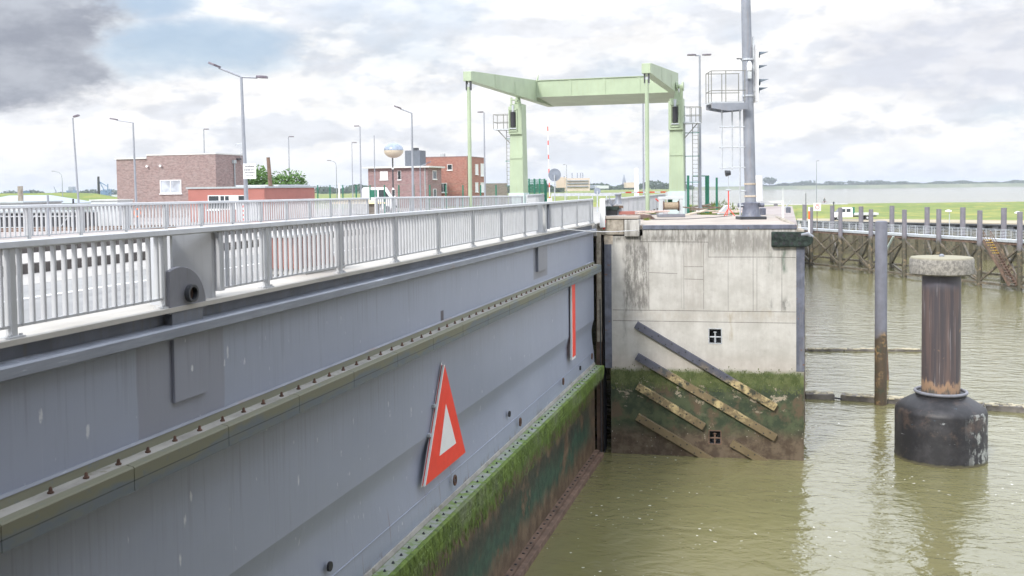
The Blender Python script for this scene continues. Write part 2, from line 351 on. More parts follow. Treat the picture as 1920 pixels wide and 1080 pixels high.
# concrete pier wall frame
WL = onZ(1132, 849, 0); WR = onZ(1507, 864, 0)
WU = (WR-WL).normalized(); WN = Vector((WU.y, -WU.x, 0))      # outward, towards the camera
if WN.y > 0: WN = -WN
WW = (WR-WL).length
def wp(px, py):                      # pixel -> (u, z) on the wall
    q = onplane(px, py, WL, WN); return (q-WL).dot(WU), q.z
def W3(u, z, o=0.): return WL + WU*u + WN*o + Vector((0, 0, z-WL.z))
g = shader('weathered concrete', .85)
x, y, z = g.xyz(g.P)
u = g.v('DOT_PRODUCT', g.v('SUBTRACT', g.P, tuple(WL)), tuple(WU))
uv = g.comb(u, 0., z)
n1 = g.noise(uv, .9, 6, .6); c = g.mix(g.ss(n1, .3, .7), (.455, .44, .405), (.59, .575, .54))
c = g.mix(g.m('MULTIPLY', g.ss(g.noise(uv, 3.2, 7, .7), .5, .7), .3), c, (.33, .30, .27))
st = g.noise(g.v('MULTIPLY', uv, (2.6, 1, .28)), 1.6, 7, .7)
topd = g.ss(z, 9.0, 10.9)
c = g.mix(g.m('MULTIPLY', g.ss(st, .42, .62), g.m('MULTIPLY_ADD', topd, .75, .10)), c, (.19, .175, .155))
st3 = g.noise(g.v('MULTIPLY', uv, (9, 1, .5)), 1.3, 5, .6); c = g.mix(g.m('MULTIPLY', g.ss(st3, .52, .68), g.m('MULTIPLY', topd, .6)), c, (.62, .60, .57))
wob = g.noise(g.v('MULTIPLY', uv, (1, 1, .6)), 2.2, 5, .6)
# grey wash patches with edges of the formwork lifts
def rect(px0, py0, px1, py1, e=.03):
    u0, z0 = wp(px0, py0); u1, z1 = wp(px1, py1); uw = g.m('ADD', u, g.m('MULTIPLY_ADD', wob, .5, -.25)); zw = g.m('ADD', z, g.m('MULTIPLY_ADD', wob, .8, -.4))
    return g.m('MULTIPLY', g.band(uw, u0, u1, e*1.6), g.band(zw, min(z0, z1), max(z0, z1), e*3))
for (a, b_, c_, d_, col, f) in ((1149, 440, 1328, 453, (.19, .18, .16), .85), (1328, 440, 1446, 470, (.20, .19, .17), .75), (1149, 586, 1492, 600, (.40, .33, .26), .25), (1170, 457, 1216, 580, (.21, .20, .185), .85), (1172, 452, 1190, 560, (.13, .13, .12), .3), (1329, 440, 1447, 482, (.34, .325, .30), .45),
                                (1283, 455, 1319, 580, (.38, .345, .31), .3), (1443, 470, 1449, 512, (.17, .18, .15), .6), (1443, 558, 1449, 580, (.15, .15, .14), .6),
                                (1467, 466, 1475, 512, (.12, .165, .13), .7), (1467, 558, 1477, 584, (.13, .13, .12), .7), (1167, 570, 1176, 640, (.2, .19, .17), .4),
                                (1366, 585, 1372, 640, (.33, .27, .17), .5), (1438, 585, 1442, 604, (.33, .27, .17), .45), (1360, 585, 1450, 590, (.33, .27, .17), .4)):
    nz = g.ss(g.noise(g.v('MULTIPLY', uv, (2, 1, .5)), 2.6, 7, .75), .36, .6)
    c = g.mix(g.m('MULTIPLY', g.m('MULTIPLY', rect(a, b_, c_, d_, .07), nz), f*1.25), c, col)
ln = []
def hline(px0, px1, py0, py1, wd=.014):
    u0, z0 = wp(px0, py0); u1, z1 = wp(px1, py1)
    zz = g.m('SUBTRACT', z, g.m('MULTIPLY_ADD', u, (z1-z0)/(u1-u0), z0-u0*(z1-z0)/(u1-u0)))
    ln.append(g.m('MULTIPLY', g.band(zz, -wd, wd, .015), g.band(u, u0, u1, .02)))
def vline(px, py0, py1, wd=.010, f=.8):
    u0, z0 = wp(px, py0); u1, z1 = wp(px, py1); ln.append(g.m('MULTIPLY', g.m('MULTIPLY', g.band(u, u0-wd, u0+wd, .015), g.band(z, z1, z0, .02)), f))
hline(1149, 1492, 581, 585); hline(1149, 1492, 601, 606); hline(1200, 1328, 453, 454); hline(1328, 1446, 482, 482); hline(1446, 1492, 482, 483, .015)
vline(1328, 454, 482); vline(1216, 455, 581); vline(1365, 440, 583); vline(1319, 456, 580, .014, .7); vline(1282, 478, 580, .012, .6); vline(1412, 445, 583, .014, .7); vline(1419, 445, 583, .012, .6)
vline(1466, 466, 584, .015, .8); vline(1200, 430, 453, .02, .6); vline(1277, 480, 578, .01, .4)
hline(1217, 1270, 511, 513, .012); hline(1283, 1319, 500, 500, .012); hline(1283, 1319, 523, 524, .012)
L = ln[0]
for q in ln[1:]: L = g.m('MAXIMUM', L, q)
brk = g.ss(g.noise(uv, 2.3, 5, .7), .3, .5, .45, .85)
c = g.mix(g.m('MULTIPLY', L, brk), c, (.10, .09, .08))
# tide zone
wv = g.m('MULTIPLY', g.m('SUBTRACT', g.noise(uv, 1.6, 7, .7), .5), .9)
zz = g.m('ADD', z, wv)
gm = g.mix(g.ss(g.noise(uv, 2.6, 7, .7), .4, .6), (.075, .105, .028), (.14, .17, .06))
gd = g.mix(g.ss(g.noise(uv, 1.4, 7, .7), .42, .58), (.035, .052, .03), (.075, .095, .05))
gd = g.mix(g.ss(g.noise(g.v('ADD', uv, (4, 0, 7)), .8, 6, .65), .5, .6), gd, (.115, .085, .055))
br = g.mix(g.ss(g.noise(uv, 2.0, 7, .7), .4, .6), (.075, .052, .036), (.15, .115, .08))
low = g.mix(g.ss(zz, .8, 1.7), br, gd); low = g.mix(g.ss(zz, 3.2, 3.75), low, gm)
chips = g.m('MULTIPLY', g.ss(g.noise(g.v('MULTIPLY', uv, (1, 1, 1.6)), 1.15, 9, .75), .565, .585), g.band(z, 2.2, 3.9, .3))
low = g.mix(chips, low, (.36, .31, .24))
vor = g.n('ShaderNodeTexVoronoi'); vor.inputs['Scale'].default_value = 7.5; g.put(vor.inputs['Vector'], uv)
dots = g.m('MULTIPLY', g.ss(vor.outputs['Distance'], .10, .17, 1., 0.), g.m('MULTIPLY', g.band(z, .05, 1.5, .4), g.ss(g.noise(uv, .9, 2, .5), .5, .58)))
low = g.mix(dots, low, (.60, .56, .48))
c = g.mix(g.m('MULTIPLY', g.ss(z, 4.2, 5.4, 1., 0.), .30), c, (.40, .32, .27))
c = g.mix(g.ss(g.m('ADD', z, g.m('MULTIPLY', wv, .5)), 4.02, 4.35, 1., 0.), c, low)
g.put(g.b.inputs['Base Color'], c); g.put(g.b.inputs['Roughness'], g.ss(z, 3.6, 4.4, .5, .9))
g.put(g.b.inputs['Normal'], g.bump(g.noise(uv, 9, 6, .7), .35, .02)); M['wall'] = g.mt
g = shader('stained block concrete', .9)
n = g.noise(g.P, 2.2, 7, .7); c = g.mix(g.ss(n, .35, .65), (.25, .22, .18), (.46, .41, .34)); c = g.mix(g.ss(g.noise(g.v('MULTIPLY', g.P, (3, 3, .5)), 1.2, 6, .7), .5, .66), c, (.13, .115, .09))
g.put(g.b.inputs['Base Color'], c); M['block'] = g.mt
# tide-marked piles and fenders
def tide(name, top, lo, zt, patch_=(.42, .31, .15), pf=.6):
    g = shader(name, .6); x, y, z = g.xyz(g.P)
    n = g.noise(g.v('MULTIPLY', g.P, (1, 1, .6)), 2.2, 6, .7)
    a = g.mix(g.ss(n, .3, .7), tuple(q*.85 for q in top), tuple(q*1.12 for q in top))
    b_ = g.mix(g.ss(g.noise(g.P, 1.5, 7, .75), .54-.1*pf, .68-.1*pf), lo, patch_)
    b_ = g.mix(g.ss(g.noise(g.P, 2.4, 6, .7), .52, .62), b_, (.05, .055, .035))
    zz = g.m('ADD', z, g.m('MULTIPLY_ADD', g.noise(g.P, .8, 5, .6), 2.2, -1.1))
    if pf > .5: b_ = g.mix(g.ss(z, 1.5, 2.3), g.mix(g.ss(n, .3, .7), tuple(q*.75 for q in lo), lo), b_)
    c = g.mix(g.ss(zz, zt-.35, zt+.35), b_, a)
    g.put(g.b.inputs['Base Color'], c); g.put(g.b.inputs['Normal'], g.bump(n, .3, .02)); return g.mt
M['fender'] = tide('fender beam', (.085, .09, .12), (.19, .145, .08), 4.0, (.52, .42, .22), .75)
M['tallpile'] = tide('tall tube pile', (.165, .17, .205), (.075, .055, .035), 4.4, (.38, .25, .12), .2)
M['jettypile'] = tide('jetty pile', (.185, .175, .20), (.085, .075, .05), 5.3, (.32, .24, .15), .3)
M['brace'] = tide('jetty brace', (.10, .095, .095), (.12, .10, .07), 5.0, (.25, .20, .14), .3)
g = shader('rusty tube shaft', .5)
x, y, z = g.xyz(g.P)
st = g.noise(g.v('MULTIPLY', g.P, (3.2, 3.2, .12)), 1.6, 5, .6)
c = g.mix(g.ss(st, .38, .62), (.07, .062, .07), (.135, .098, .092)); c = g.mix(g.ss(g.noise(g.v('MULTIPLY', g.P, (6, 6, .15)), 2, 4, .6), .60, .68), c, (.27, .25, .26))
c = g.mix(g.ss(z, 7.9, 8.5), c, (.115, .11, .135))
zz = g.m('ADD', z, g.m('MULTIPLY', g.noise(g.v('MULTIPLY', g.P, (2.5, 2.5, .6)), 1.6, 5, .7), 1.9))
c = g.mix(g.ss(zz, 4.5, 4.75, 1., 0.), c, (.33, .215, .14)); c = g.mix(g.ss(zz, 4.0, 4.3, 1., 0.), c, (.11, .10, .085))
c = g.mix(g.ss(g.noise(g.P, 1.1, 6, .7), .67, .70), c, (.30, .20, .14))
g.put(g.b.inputs['Base Color'], c); M['shaft'] = g.mt
g = shader('black scuffed bell', .5)
x, y, z = g.xyz(g.P)
c = g.mix(g.ss(g.noise(g.P, 1.3, 6, .7), .4, .7), (.018, .018, .021), (.042, .040, .044))
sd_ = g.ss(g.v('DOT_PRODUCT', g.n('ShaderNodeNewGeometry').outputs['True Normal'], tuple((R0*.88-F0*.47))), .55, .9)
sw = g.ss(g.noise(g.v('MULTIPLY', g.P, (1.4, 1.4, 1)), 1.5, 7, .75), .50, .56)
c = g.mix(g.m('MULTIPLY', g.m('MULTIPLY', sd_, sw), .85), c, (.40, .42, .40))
c = g.mix(g.ss(g.noise(g.v('MULTIPLY', g.P, (1, 1, 6)), 1.1, 6, .75), .66, .70), c, (.33, .35, .36))
c = g.mix(g.m('MULTIPLY', g.ss(g.noise(g.v('MULTIPLY', g.v('ADD', g.P, (3, 1, 5)), (1, 1, 5)), 1.0, 6, .75), .67, .70), .8), c, (.12, .25, .36))
c = g.mix(g.m('MULTIPLY', g.ss(g.noise(g.P, .9, 6, .7), .55, .7), .5), c, (.13, .09, .07))
c = g.mix(g.ss(g.m('ADD', z, g.m('MULTIPLY', g.noise(g.P, 3, 4, .6), .2)), .15, .28, 1., 0.), c, (.12, .11, .07))
g.put(g.b.inputs['Base Color'], c); g.put(g.b.inputs['Normal'], g.bump(g.noise(g.P, 6, 6, .7), .3, .02)); M['bell'] = g.mt
g = shader('mottled concrete cap', .9)
x, y, z = g.xyz(g.P)
c = g.mix(g.ss(g.noise(g.P, 6.5, 8, .8), .40, .62), (.17, .16, .145), (.37, .35, .31)); c = g.mix(g.ss(z, 9.45, 9.6), c, (.31, .29, .21))
g.put(g.b.inputs['Base Color'], c); g.put(g.b.inputs['Normal'], g.bump(g.noise(g.P, 9, 6, .7), .5, .03)); M['cap'] = g.mt
M['sheet'] = tide('sheet piling', (.08, .085, .10), (.125, .11, .07), 4.9, (.10, .085, .05), .3)
M['boom'] = plain('floating boom', (.17, .155, .14), .8, var=.4, sc=1.5)
M['boomtop'] = plain('weedy boom top', (.40, .36, .26), .9, var=.5, sc=1.8)
# reflecting ball
g = shader('ball skin', .12); x, y, z = g.xyz(g.P)
M['ballblue'] = plain('blue ball cap', (.30, .35, .43), .18, .3, var=.35, sc=.8); M['ballcream'] = plain('cream ball bowl', (.60, .53, .42), .4, var=.08, sc=.8)

# ------------------------------------------------------------------ mesh builder
class MB:
    def __init__(s): s.v = []; s.f = []; s.sm = []
    def add(s, vs, fs, smooth=False):
        o = len(s.v); s.v += [Vector(q) for q in vs]; s.f += [tuple(i+o for i in q) for q in fs]; s.sm += [smooth]*len(fs); return s
    def ob(s, c, ax, ay, az):        # oriented box, half axes
        c = Vector(c); vs = [c+ax*i+ay*j+az*k for k in (-1, 1) for j in (-1, 1) for i in (-1, 1)]
        return s.add(vs, [(0, 2, 3, 1), (4, 5, 7, 6), (0, 1, 5, 4), (2, 6, 7, 3), (0, 4, 6, 2), (1, 3, 7, 5)])
    def box(s, x0, x1, y0, y1, z0, z1):
        return s.ob(((x0+x1)/2, (y0+y1)/2, (z0+z1)/2), Vector((abs(x1-x0)/2, 0, 0)), Vector((0, abs(y1-y0)/2, 0)), Vector((0, 0, abs(z1-z0)/2)))
    def bar(s, a, b, w, h, up=Vector((0, 0, 1))):
        a, b = Vector(a), Vector(b); d = b-a; l = d.length
        if l < 1e-6: return s
        d /= l
        if abs(d.dot(up)) > .98: up = Vector((1, 0, 0))
        r = d.cross(up).normalized(); q = r.cross(d)
        return s.ob((a+b)/2, d*(l/2), r*(w/2), q*(h/2))
    def tube(s, pts, rad, n=10, caps=True):
        pts = [Vector(q) for q in pts]; rad = rad if isinstance(rad, (list, tuple)) else [rad]*len(pts)
        vs = []; fs = []; pr_ = None
        for i, q in enumerate(pts):
            d = (pts[min(i+1, len(pts)-1)]-pts[max(i-1, 0)]).normalized()
            ref = pr_ if pr_ is not None else (Vector((0, 0, 1)) if abs(d.z) < .9 else Vector((1, 0, 0)))
            a = (ref - d*ref.dot(d)).normalized(); b = d.cross(a); pr_ = a
            for k in range(n):
                t = 2*math.pi*k/n; vs.append(q + (a*math.cos(t)+b*math.sin(t))*rad[i])
        for i in range(len(pts)-1):
            for k in range(n): fs.append((i*n+k, i*n+(k+1) % n, (i+1)*n+(k+1) % n, (i+1)*n+k))
        s.add(vs, fs, True)
        if caps:
            o = len(s.v)-len(vs); s.f.append(tuple(o+k for k in reversed(range(n)))); s.f.append(tuple(o+len(vs)-n+k for k in range(n))); s.sm += [False]*2
        return s
    def lathe(s, c, prof, n=32, sx=1., sy=1.):
        c = Vector(c); vs = []; fs = []
        for (r, z) in prof:
            for k in range(n): t = 2*math.pi*k/n; vs.append(c+Vector((math.cos(t)*r*sx, math.sin(t)*r*sy, z)))
        for i in range(len(prof)-1):
            for k in range(n): fs.append((i*n+k, i*n+(k+1) % n, (i+1)*n+(k+1) % n, (i+1)*n+k))
        fs.append(tuple(reversed(range(n)))); fs.append(tuple((len(prof)-1)*n+k for k in range(n)))
        return s.add(vs, fs, True)
    def prism(s, poly, off):         # polygon of 3d points extruded by off
        poly = [Vector(q) for q in poly]; n = len(poly); off = Vector(off)
        nrm = sum(((poly[i]-poly[0]).cross(poly[(i+1) % n]-poly[0]) for i in range(1, n-1)), Vector())
        if nrm.dot(off) > 0: poly = poly[::-1]
        return s.add(poly+[q+off for q in poly], [tuple(range(n)), tuple(range(2*n-1, n-1, -1))]+[(i, n+i, n+(i+1) % n, (i+1) % n) for i in range(n)])
    def build(s, name, mat, parent=None, origin=None, bevel=0.):
        o0 = Vector(origin) if origin is not None else (Vector(parent['o']) if parent is not None else Vector((0, 0, 0)))
        me = bpy.data.meshes.new(name); me.from_pydata([q-o0 for q in s.v], [], s.f); me.update()
        me.polygons.foreach_set('use_smooth', s.sm)
        me.materials.append(M[mat] if isinstance(mat, str) else mat)
        ob = bpy.data.objects.new(name, me); COL.objects.link(ob)
        if parent is not None: ob.parent = parent
        else: ob.location = o0
        if bevel:
            b = ob.modifiers.new('bevel', 'BEVEL'); b.width = bevel; b.segments = 2; b.limit_method = 'ANGLE'; b.angle_limit = R(35)
        if any(s.sm):
            e = ob.modifiers.new('edges', 'EDGE_SPLIT'); e.split_angle = R(38)
        ORI[ob.name] = o0
        return ob
ORI = {}
def thing(name, label, cat, o, group=None):
    e = bpy.data.objects.new(name, None); COL.objects.link(e); e.location = Vector(o); e.empty_display_size = .3
    e['label'] = label; e['category'] = cat; e['o'] = tuple(o)
    if group: e['group'] = group
    return e
def sub(ob): ob['o'] = tuple(ORI[ob.name]); return ob
def tag(o, label, cat, group=None):
    o['label'] = label; o['category'] = cat
    if group: o['group'] = group
    return o
def struct(o, kind='structure'): o['kind'] = kind; return o
def copytree(o, parent=None):
    c = o.copy(); COL.objects.link(c)
    if parent is not None: c.parent = parent
    for ch in [q for q in bpy.data.objects if q.parent == o]: copytree(ch, c)
    return c
Z1 = Vector((0, 0, 1)); X1 = Vector((1, 0, 0)); Y1 = Vector((0, 1, 0))
ZD = HCAM-1.74                      # deck of the lock gate
Y_N, Y_E = 2.0, WL.y-.75             # gate from behind the camera's left to the slot in the pier
# ------------------------------------------------------------------ water, land
mb = MB()
S = 30000
mb.add([(-S, -S, 0), (S, -S, 0), (S, S, 0), (-S, S, 0)], [(0, 1, 2, 3)])
struct(mb.build('water', 'water', None, (0, 0, 0)))
def sm(a, b, x): t = max(0., min(1., (x-a)/(b-a))); return t*t*(3-2*t)
def DQ(px): return 195-30*(px-1495)/500.
def H(px, D):
    right = sm(1240, 1320, px)
    zl = 10.4 - 2.2*sm(190, 330, D) + (3.2*sm(170, 230, D)*sm(420, 300, D)*sm(330, 150, px))
    zr = 10.4 - 4.4*sm(78, 150, D) + 1.2*sm(230, 285, D)
    z = zl*(1-right)+zr*right
    if D > 296: z = z*(1-sm(1268, 1290, px)*sm(296, 330, D)) - 3*sm(1268, 1290, px)*sm(300, 335, D)
    return z
Ds = [50, 56, 62, 68, 75, 82, 90, 100, 110, 120, 130, 140, 150, 160, 170, 180, 190, 200, 212, 225, 240, 255, 270, 284, 296, 305, 315, 330, 350, 380, 430, 500, 600, 800, 1100, 1600, 2400, 3600, 6000, 12000]
def terrain(pxs, edge):
    mb = MB(); vs = []; fs = []
    for D in Ds:
        for j, p_ in enumerate(pxs):
            pp_ = min(p_, edge(D)); xc = (pp_-960)/FP*D
            q = R0*xc + F0*D; vs.append((q.x, q.y, H(pp_, D) - (0.02 if D < 70 else 0)))
    n = len(pxs)
    for i in range(len(Ds)-1):
        for j in range(n-1): fs.append((i*n+j, i*n+j+1, (i+1)*n+j+1, (i+1)*n+j))
    return mb.add(vs, fs, True)
edgeA = lambda D: min(1495., 1475+FP*.7/(cT*D)) if D < 195 else 1495
struct(terrain([-2600, -1500, -800, -400, -150, 0, 60, 120, 180, 240, 330, 420, 600, 800, 1000, 1150, 1240, 1262, 1270, 1280, 1292, 1320, 1400, 1495], edgeA).build('ground', 'grass'))
vs = []; fs = []; pxs = [1495+45*k for k in range(30)]
rows = [0, .5, 3, 8, 16, 30, 45, 60, 75, 88, 100, 112, 124, 140, 180]
for r_ in rows:
    for p_ in pxs:
        D = DQ(p_)+r_*(305-DQ(p_))/112.; q = R0*((p_-960)/FP*D)+F0*D
        z_ = 5.9 + 1.1*sm(225, 285, D)*(.96+.04*math.sin(p_*.05)) + .3*sm(215, 225, D)
        if D > 297: z_ -= 11*sm(297, 335, D)
        vs.append((q.x, q.y, z_))
n = len(pxs)
for i in range(len(rows)-1):
    for j in range(n-1): fs.append((i*n+j, i*n+j+1, (i+1)*n+j+1, (i+1)*n+j))
struct(MB().add(vs, fs, True).build('grass_bank', 'grass'))
# tan quay path, set as a strip 2 cm over the land
def strip(name, mat, pts0, pts1, th=.3):
    mb = MB(); n = len(pts0)
    for i in range(n-1):
        a, b, c_, d_ = pts0[i], pts0[i+1], pts1[i+1], pts1[i]
        mb.prism([a, b, c_, d_], Vector((0, 0, -th)))
    return struct(mb.build(name, mat))
def onD(px, D, z): q = R0*((px-960)/FP*D)+F0*D; return Vector((q.x, q.y, z))
strip('quay_path', 'pathmat', [onD(p_, DQ(p_)-.2, 5.96) for p_ in range(1495, 2500, 60)], [onD(p_, DQ(p_)+13, 5.98) for p_ in range(1495, 2500, 60)])
strip('shore_road', 'walk', [onD(p_, 283, 7.32) for p_ in range(1290, 1600, 30)], [onD(p_, 290, 7.34) for p_ in range(1290, 1600, 30)])
# far bank of the estuary: dike and land
mb = MB(); pA, pB = onD(1262, 2850, 0), onD(3300, 2500, 0); dv = (pB-pA).normalized(); nv = Vector((-dv.y, dv.x, 0))
if nv.dot(F0) < 0: nv = -nv
mb.prism([pA+Z1*-1, pA+nv*45+Z1*9.0, pA+nv*60+Z1*9.0, pA+nv*110+Z1*2, pA+nv*9000+Z1*2, pA+nv*9000-Z1], pB-pA)
struct(mb.build('far_dike', 'fargrass'))
# quay sheet piling
mb = MB(); pts = []; p_ = 1485.; k = 0
A_, B_ = onD(1480, DQ(1480), 0), onD(2600, DQ(2600), 0); dv = (B_-A_).normalized(); nn = Vector((dv.y, -dv.x, 0)); nn = nn if nn.dot(F0) < 0 else -nn
L_ = (B_-A_).length; t = 0
while t < L_:
    for (dt, o) in ((0, 0), (.9, 0), (1.2, .75), (2.1, .75)): pts.append(A_+dv*(t+dt)+nn*o)
    t += 2.4
vs = [q+Z1*5.8 for q in pts]+[q-Z1*2 for q in pts]; n = len(pts)
mb.add(vs, [(i, i+1, n+i+1, n+i) for i in range(n-1)])
qw = thing('quay_wall', 'long corrugated sheet pile wall with dark top behind the jetty', 'quay wall', A_)
mb.build('sheet_piling', 'sheet', qw)
MB().prism([A_+nn*.95+Z1*5.8, A_-nn*.6+Z1*5.8, A_-nn*.6+Z1*6.05, A_+nn*.95+Z1*6.05], B_-A_).build('capping_beam', 'darkmetal', qw)
# return wall from the pier to the quay
a = Vector((.75, WR.y+8, 0)); b = onD(1500, 193, 0)
mb = MB().bar(a+Z1*3.4, b+Z1*1.3, .5, 8.4); tag(mb.build('side_quay_wall', 'block', None, a), 'concrete side wall running back from the pier behind it', 'quay wall')
# yard paving on the land behind the gate and the bridge
mb = MB(); x0 = cs(24.2)
mb.box(-75, x0, -30, 130, 9.6, 10.43); struct(mb.build('yard', 'yard'))
mb = MB(); mb.box(x0+.02, .7, WL.y+20, 128, 9.6, 10.42); struct(mb.build('approach', 'yard'))
qb = thing('unseen_quay', 'unseen concrete quay behind the viewpoint with added blocks that shade the gate', 'quay', (10, 0, 0))
MB().box(-7.5, 7.9, -60, 1.2, -3, 11.35).build('quay_body', 'block', qb)
MB().box(7.9, 40, -60, 27, -3, 11.34).build('quay_body', 'block', qb)
hs = sub(MB().box(8.3, 26, -30, 25, 11.34, 31).build('gate_shade_block', 'brickgrey', qb))  # added out of view to block sky light from the near gate
MB().box(-5, 8.28, -30, -1.2, 11.36, 24).build('gate_shade_wing', 'brickgrey', qb)  # second added block behind the viewpoint, darkens the near plating
for i in range(9):
    for j in range(4): MB().box(8.24, 8.32, -26+i*5.6, -23.6+i*5.6, 13.4+j*4.3, 15.2+j*4.3).build('window', 'glass', hs)  # made-up windows dressing the added block
# ------------------------------------------------------------------ the lock gate (one thing)
gate = thing('lock_gate', 'huge blue grey steel sliding lock gate carrying a road, green algae along its lower beam', 'lock gate', (cs(9.3), Y_N, 0))
def extr(poly, y0=Y_N, y1=Y_E):       # (c, z) outline along the gate
    return MB().prism([Vector((cs(c_), y0, z_)) for (c_, z_) in poly], Vector((0, y1-y0, 0)))
extr([(9.62, -2), (9.62, 11.0), (23.6, 11.0), (23.6, -2)]).build('body', 'darkweb', gate)
# plating as a fine profile, a shallow fold shaped in to give a soft shadow band
profs = [[(9.3, 10.92), (9.3, 9.4), (9.3, 6.70)], [(9.3, 6.70), (9.335, 6.58), (9.37, 6.46), (9.40, 6.34), (9.42, 6.22)]+[(9.3+.125*(.5+.5*math.cos(math.pi*k/12)), 6.12-1.5*k/12) for k in range(13)]+[(9.3, 4.5)]]
mb = MB(); ys = [Y_N+(Y_E-Y_N)*k/40 for k in range(41)]
n = len(ys)
for prof in profs: mb.add([(cs(c_), yy, z_) for (c_, z_) in prof for yy in ys], [(i*n+j, (i+1)*n+j, (i+1)*n+j+1, i*n+j+1) for i in range(len(prof)-1) for j in range(n-1)], True)
pl = mb.build('plating', 'gate', gate)
sub(pl)
extr([(9.345, 5.18), (9.318, 5.17), (9.318, 5.15), (9.345, 5.14)]).build('weld_seam', 'gate', pl)
extr([(9.3, 4.52), (9.3, -1.5), (9.5, -1.5), (9.5, 4.52)]).build('lower_plating', 'slime', gate)
extr([(9.36, 11.30), (9.36, 10.9), (9.55, 10.9), (9.55, 11.30)]).build('deck_web', 'darkweb', gate)
extr([(9.36, 11.10), (9.13, 11.085), (9.10, 11.06), (9.10, 10.93), (9.13, 10.905), (9.36, 10.92)]).build('deck_flange', 'flange', gate)
extr([(9.2, ZD), (9.2, ZD-.07), (9.6, ZD-.07), (9.6, ZD)]).build('deck_edge', 'kerb', gate)
extr([(9.6, ZD), (9.6, ZD-.3), (10.3, ZD-.3), (10.3, ZD)]).build('edge_walkway', 'kerb', gate)
rd = sub(extr([(10.3, ZD-.02), (10.3, ZD-.3), (14.6, ZD-.3), (14.6, ZD-.02)]).build('road_surface', 'road', gate))
extr([(12.68, ZD-.012), (12.68, ZD-.02), (12.82, ZD-.02), (12.82, ZD-.012)]).build('lane_line', 'signwhite', rd)
extr([(14.6, ZD-.015), (14.6, ZD-.3), (16.6, ZD-.3), (16.6, ZD-.015)]).build('road_shoulder', 'roadpale', gate)
extr([(16.6, ZD+.20), (16.6, ZD-.3), (16.75, ZD-.3), (16.75, ZD+.20)]).build('kerb_plate', 'kerbdark', gate)
extr([(16.75, ZD+.205), (16.75, ZD-.3), (19.6, ZD-.3), (19.6, ZD+.205)]).build('walkway', 'walk', gate)
extr([(19.6, ZD+.36), (19.6, ZD-.3), (19.75, ZD-.3), (19.75, ZD+.36)]).build('kerb_plate', 'kerbdark', gate)
extr([(19.75, ZD+.365), (19.75, ZD-.3), (23.4, ZD-.3), (23.4, ZD+.365)]).build('footpath', 'walk', gate)
# upper beam
ub = sub(extr([(9.3, 9.38), (8.98, 9.38), (8.98, 9.03), (9.3, 9.03)]).build('upper_beam', 'beam', gate))
extr([(9.3, 9.50), (9.3, 9.382), (9.24, 9.382), (9.27, 9.50)]).build('beam_angle', 'beam', ub)
extr([(9.3, 9.54), (9.3, 9.502), (9.26, 9.502), (9.28, 9.54)]).build('beam_weld', 'flange', ub)
# face boards of the beam in lengths with joints between
yy = Y_N
while yy < Y_E-.4:
    y1 = min(yy+2.36, Y_E-.35)
    MB().prism([Vector((cs(c_), yy, z_)) for (c_, z_) in ((8.978, 9.40), (8.86, 9.385), (8.84, 9.365), (8.84, 9.05), (8.978, 9.04))], Vector((0, y1-yy, 0))).build('face_board', 'beam', ub)
    yy += 2.375
extr([(9.235, 9.392), (9.0, 9.392), (9.0, 9.372), (9.235, 9.372)], Y_N, Y_E-.3).build('top_board', 'beamtop', ub)
b0 = None; k = 0
for i in range(64):
    yy = 10.2+.65*i
    if yy > Y_E-.6: break
    if b0 is None:
        b0 = MB().lathe((cs(9.1), yy, 9.384), [(.04, 0), (.04, .03), (.026, .035), (.02, .075), (.012, .09)], 8).build('bolt', 'rust', ub, origin=gate['o']); base = yy
    else:
        q = b0.copy(); COL.objects.link(q); q.parent = ub; q.location = (0, yy-base, 0)
# lower beam
lb = sub(extr([(9.3, 4.50), (8.82, 4.47), (8.80, 4.44), (8.80, 4.05), (8.86, 3.98), (9.3, 3.98)]).build('lower_beam', 'algae', gate))
extr([(9.3, 4.62), (9.3, 4.502), (9.24, 4.502), (9.27, 4.61)]).build('beam_angle', 'beamtop', lb)
extr([(9.22, 4.512), (9.22, 4.50), (8.90, 4.478), (8.90, 4.490)], Y_N, Y_E-.2).build('top_board', 'algaetop', lb)
random.seed(17); mb = MB()
for i in range(5200):
    yy = random.uniform(13, Y_E-.3); c_ = 8.792; top_ = random.choice((4.44, 4.3, 4.15, 4.06)); L_ = random.uniform(.04, .17)*(1.5 if top_ < 4.1 else 1); w_ = random.uniform(.012, .045)
    x_ = cs(c_)+random.uniform(.002, .02); mb.add([(x_, yy-w_, top_), (x_, yy+w_, top_), (x_+random.uniform(-.01, .03), yy+random.uniform(-.03, .03), top_-L_)], [(0, 1, 2)])
for i in range(3200):
    yy = random.uniform(13, Y_E-.3); top_ = random.uniform(2.9, 3.95); L_ = random.uniform(.05, .2); w_ = random.uniform(.012, .04); x_ = cs(9.3)+random.uniform(.004, .03)
    mb.add([(x_, yy-w_, top_), (x_, yy+w_, top_), (x_+random.uniform(-.01, .03), yy+random.uniform(-.03, .03), top_-L_)], [(0, 1, 2)])
struct(mb.build('algae_fringe', 'algae', gate), 'stuff')
b1 = None
for i in range(70):
    yy = 14+.5*i
    if yy > Y_E-.6: break
    if b1 is None:
        b1 = MB().lathe((cs(9.05), yy, 4.495), [(.04, 0), (.04, .02), (.022, .025), (.018, .05)], 8).build('bolt', 'darkmetal', lb, origin=gate['o']); base = yy
    else:
        q = b1.copy(); COL.objects.link(q); q.parent = lb; q.location = (0, yy-base, 0)
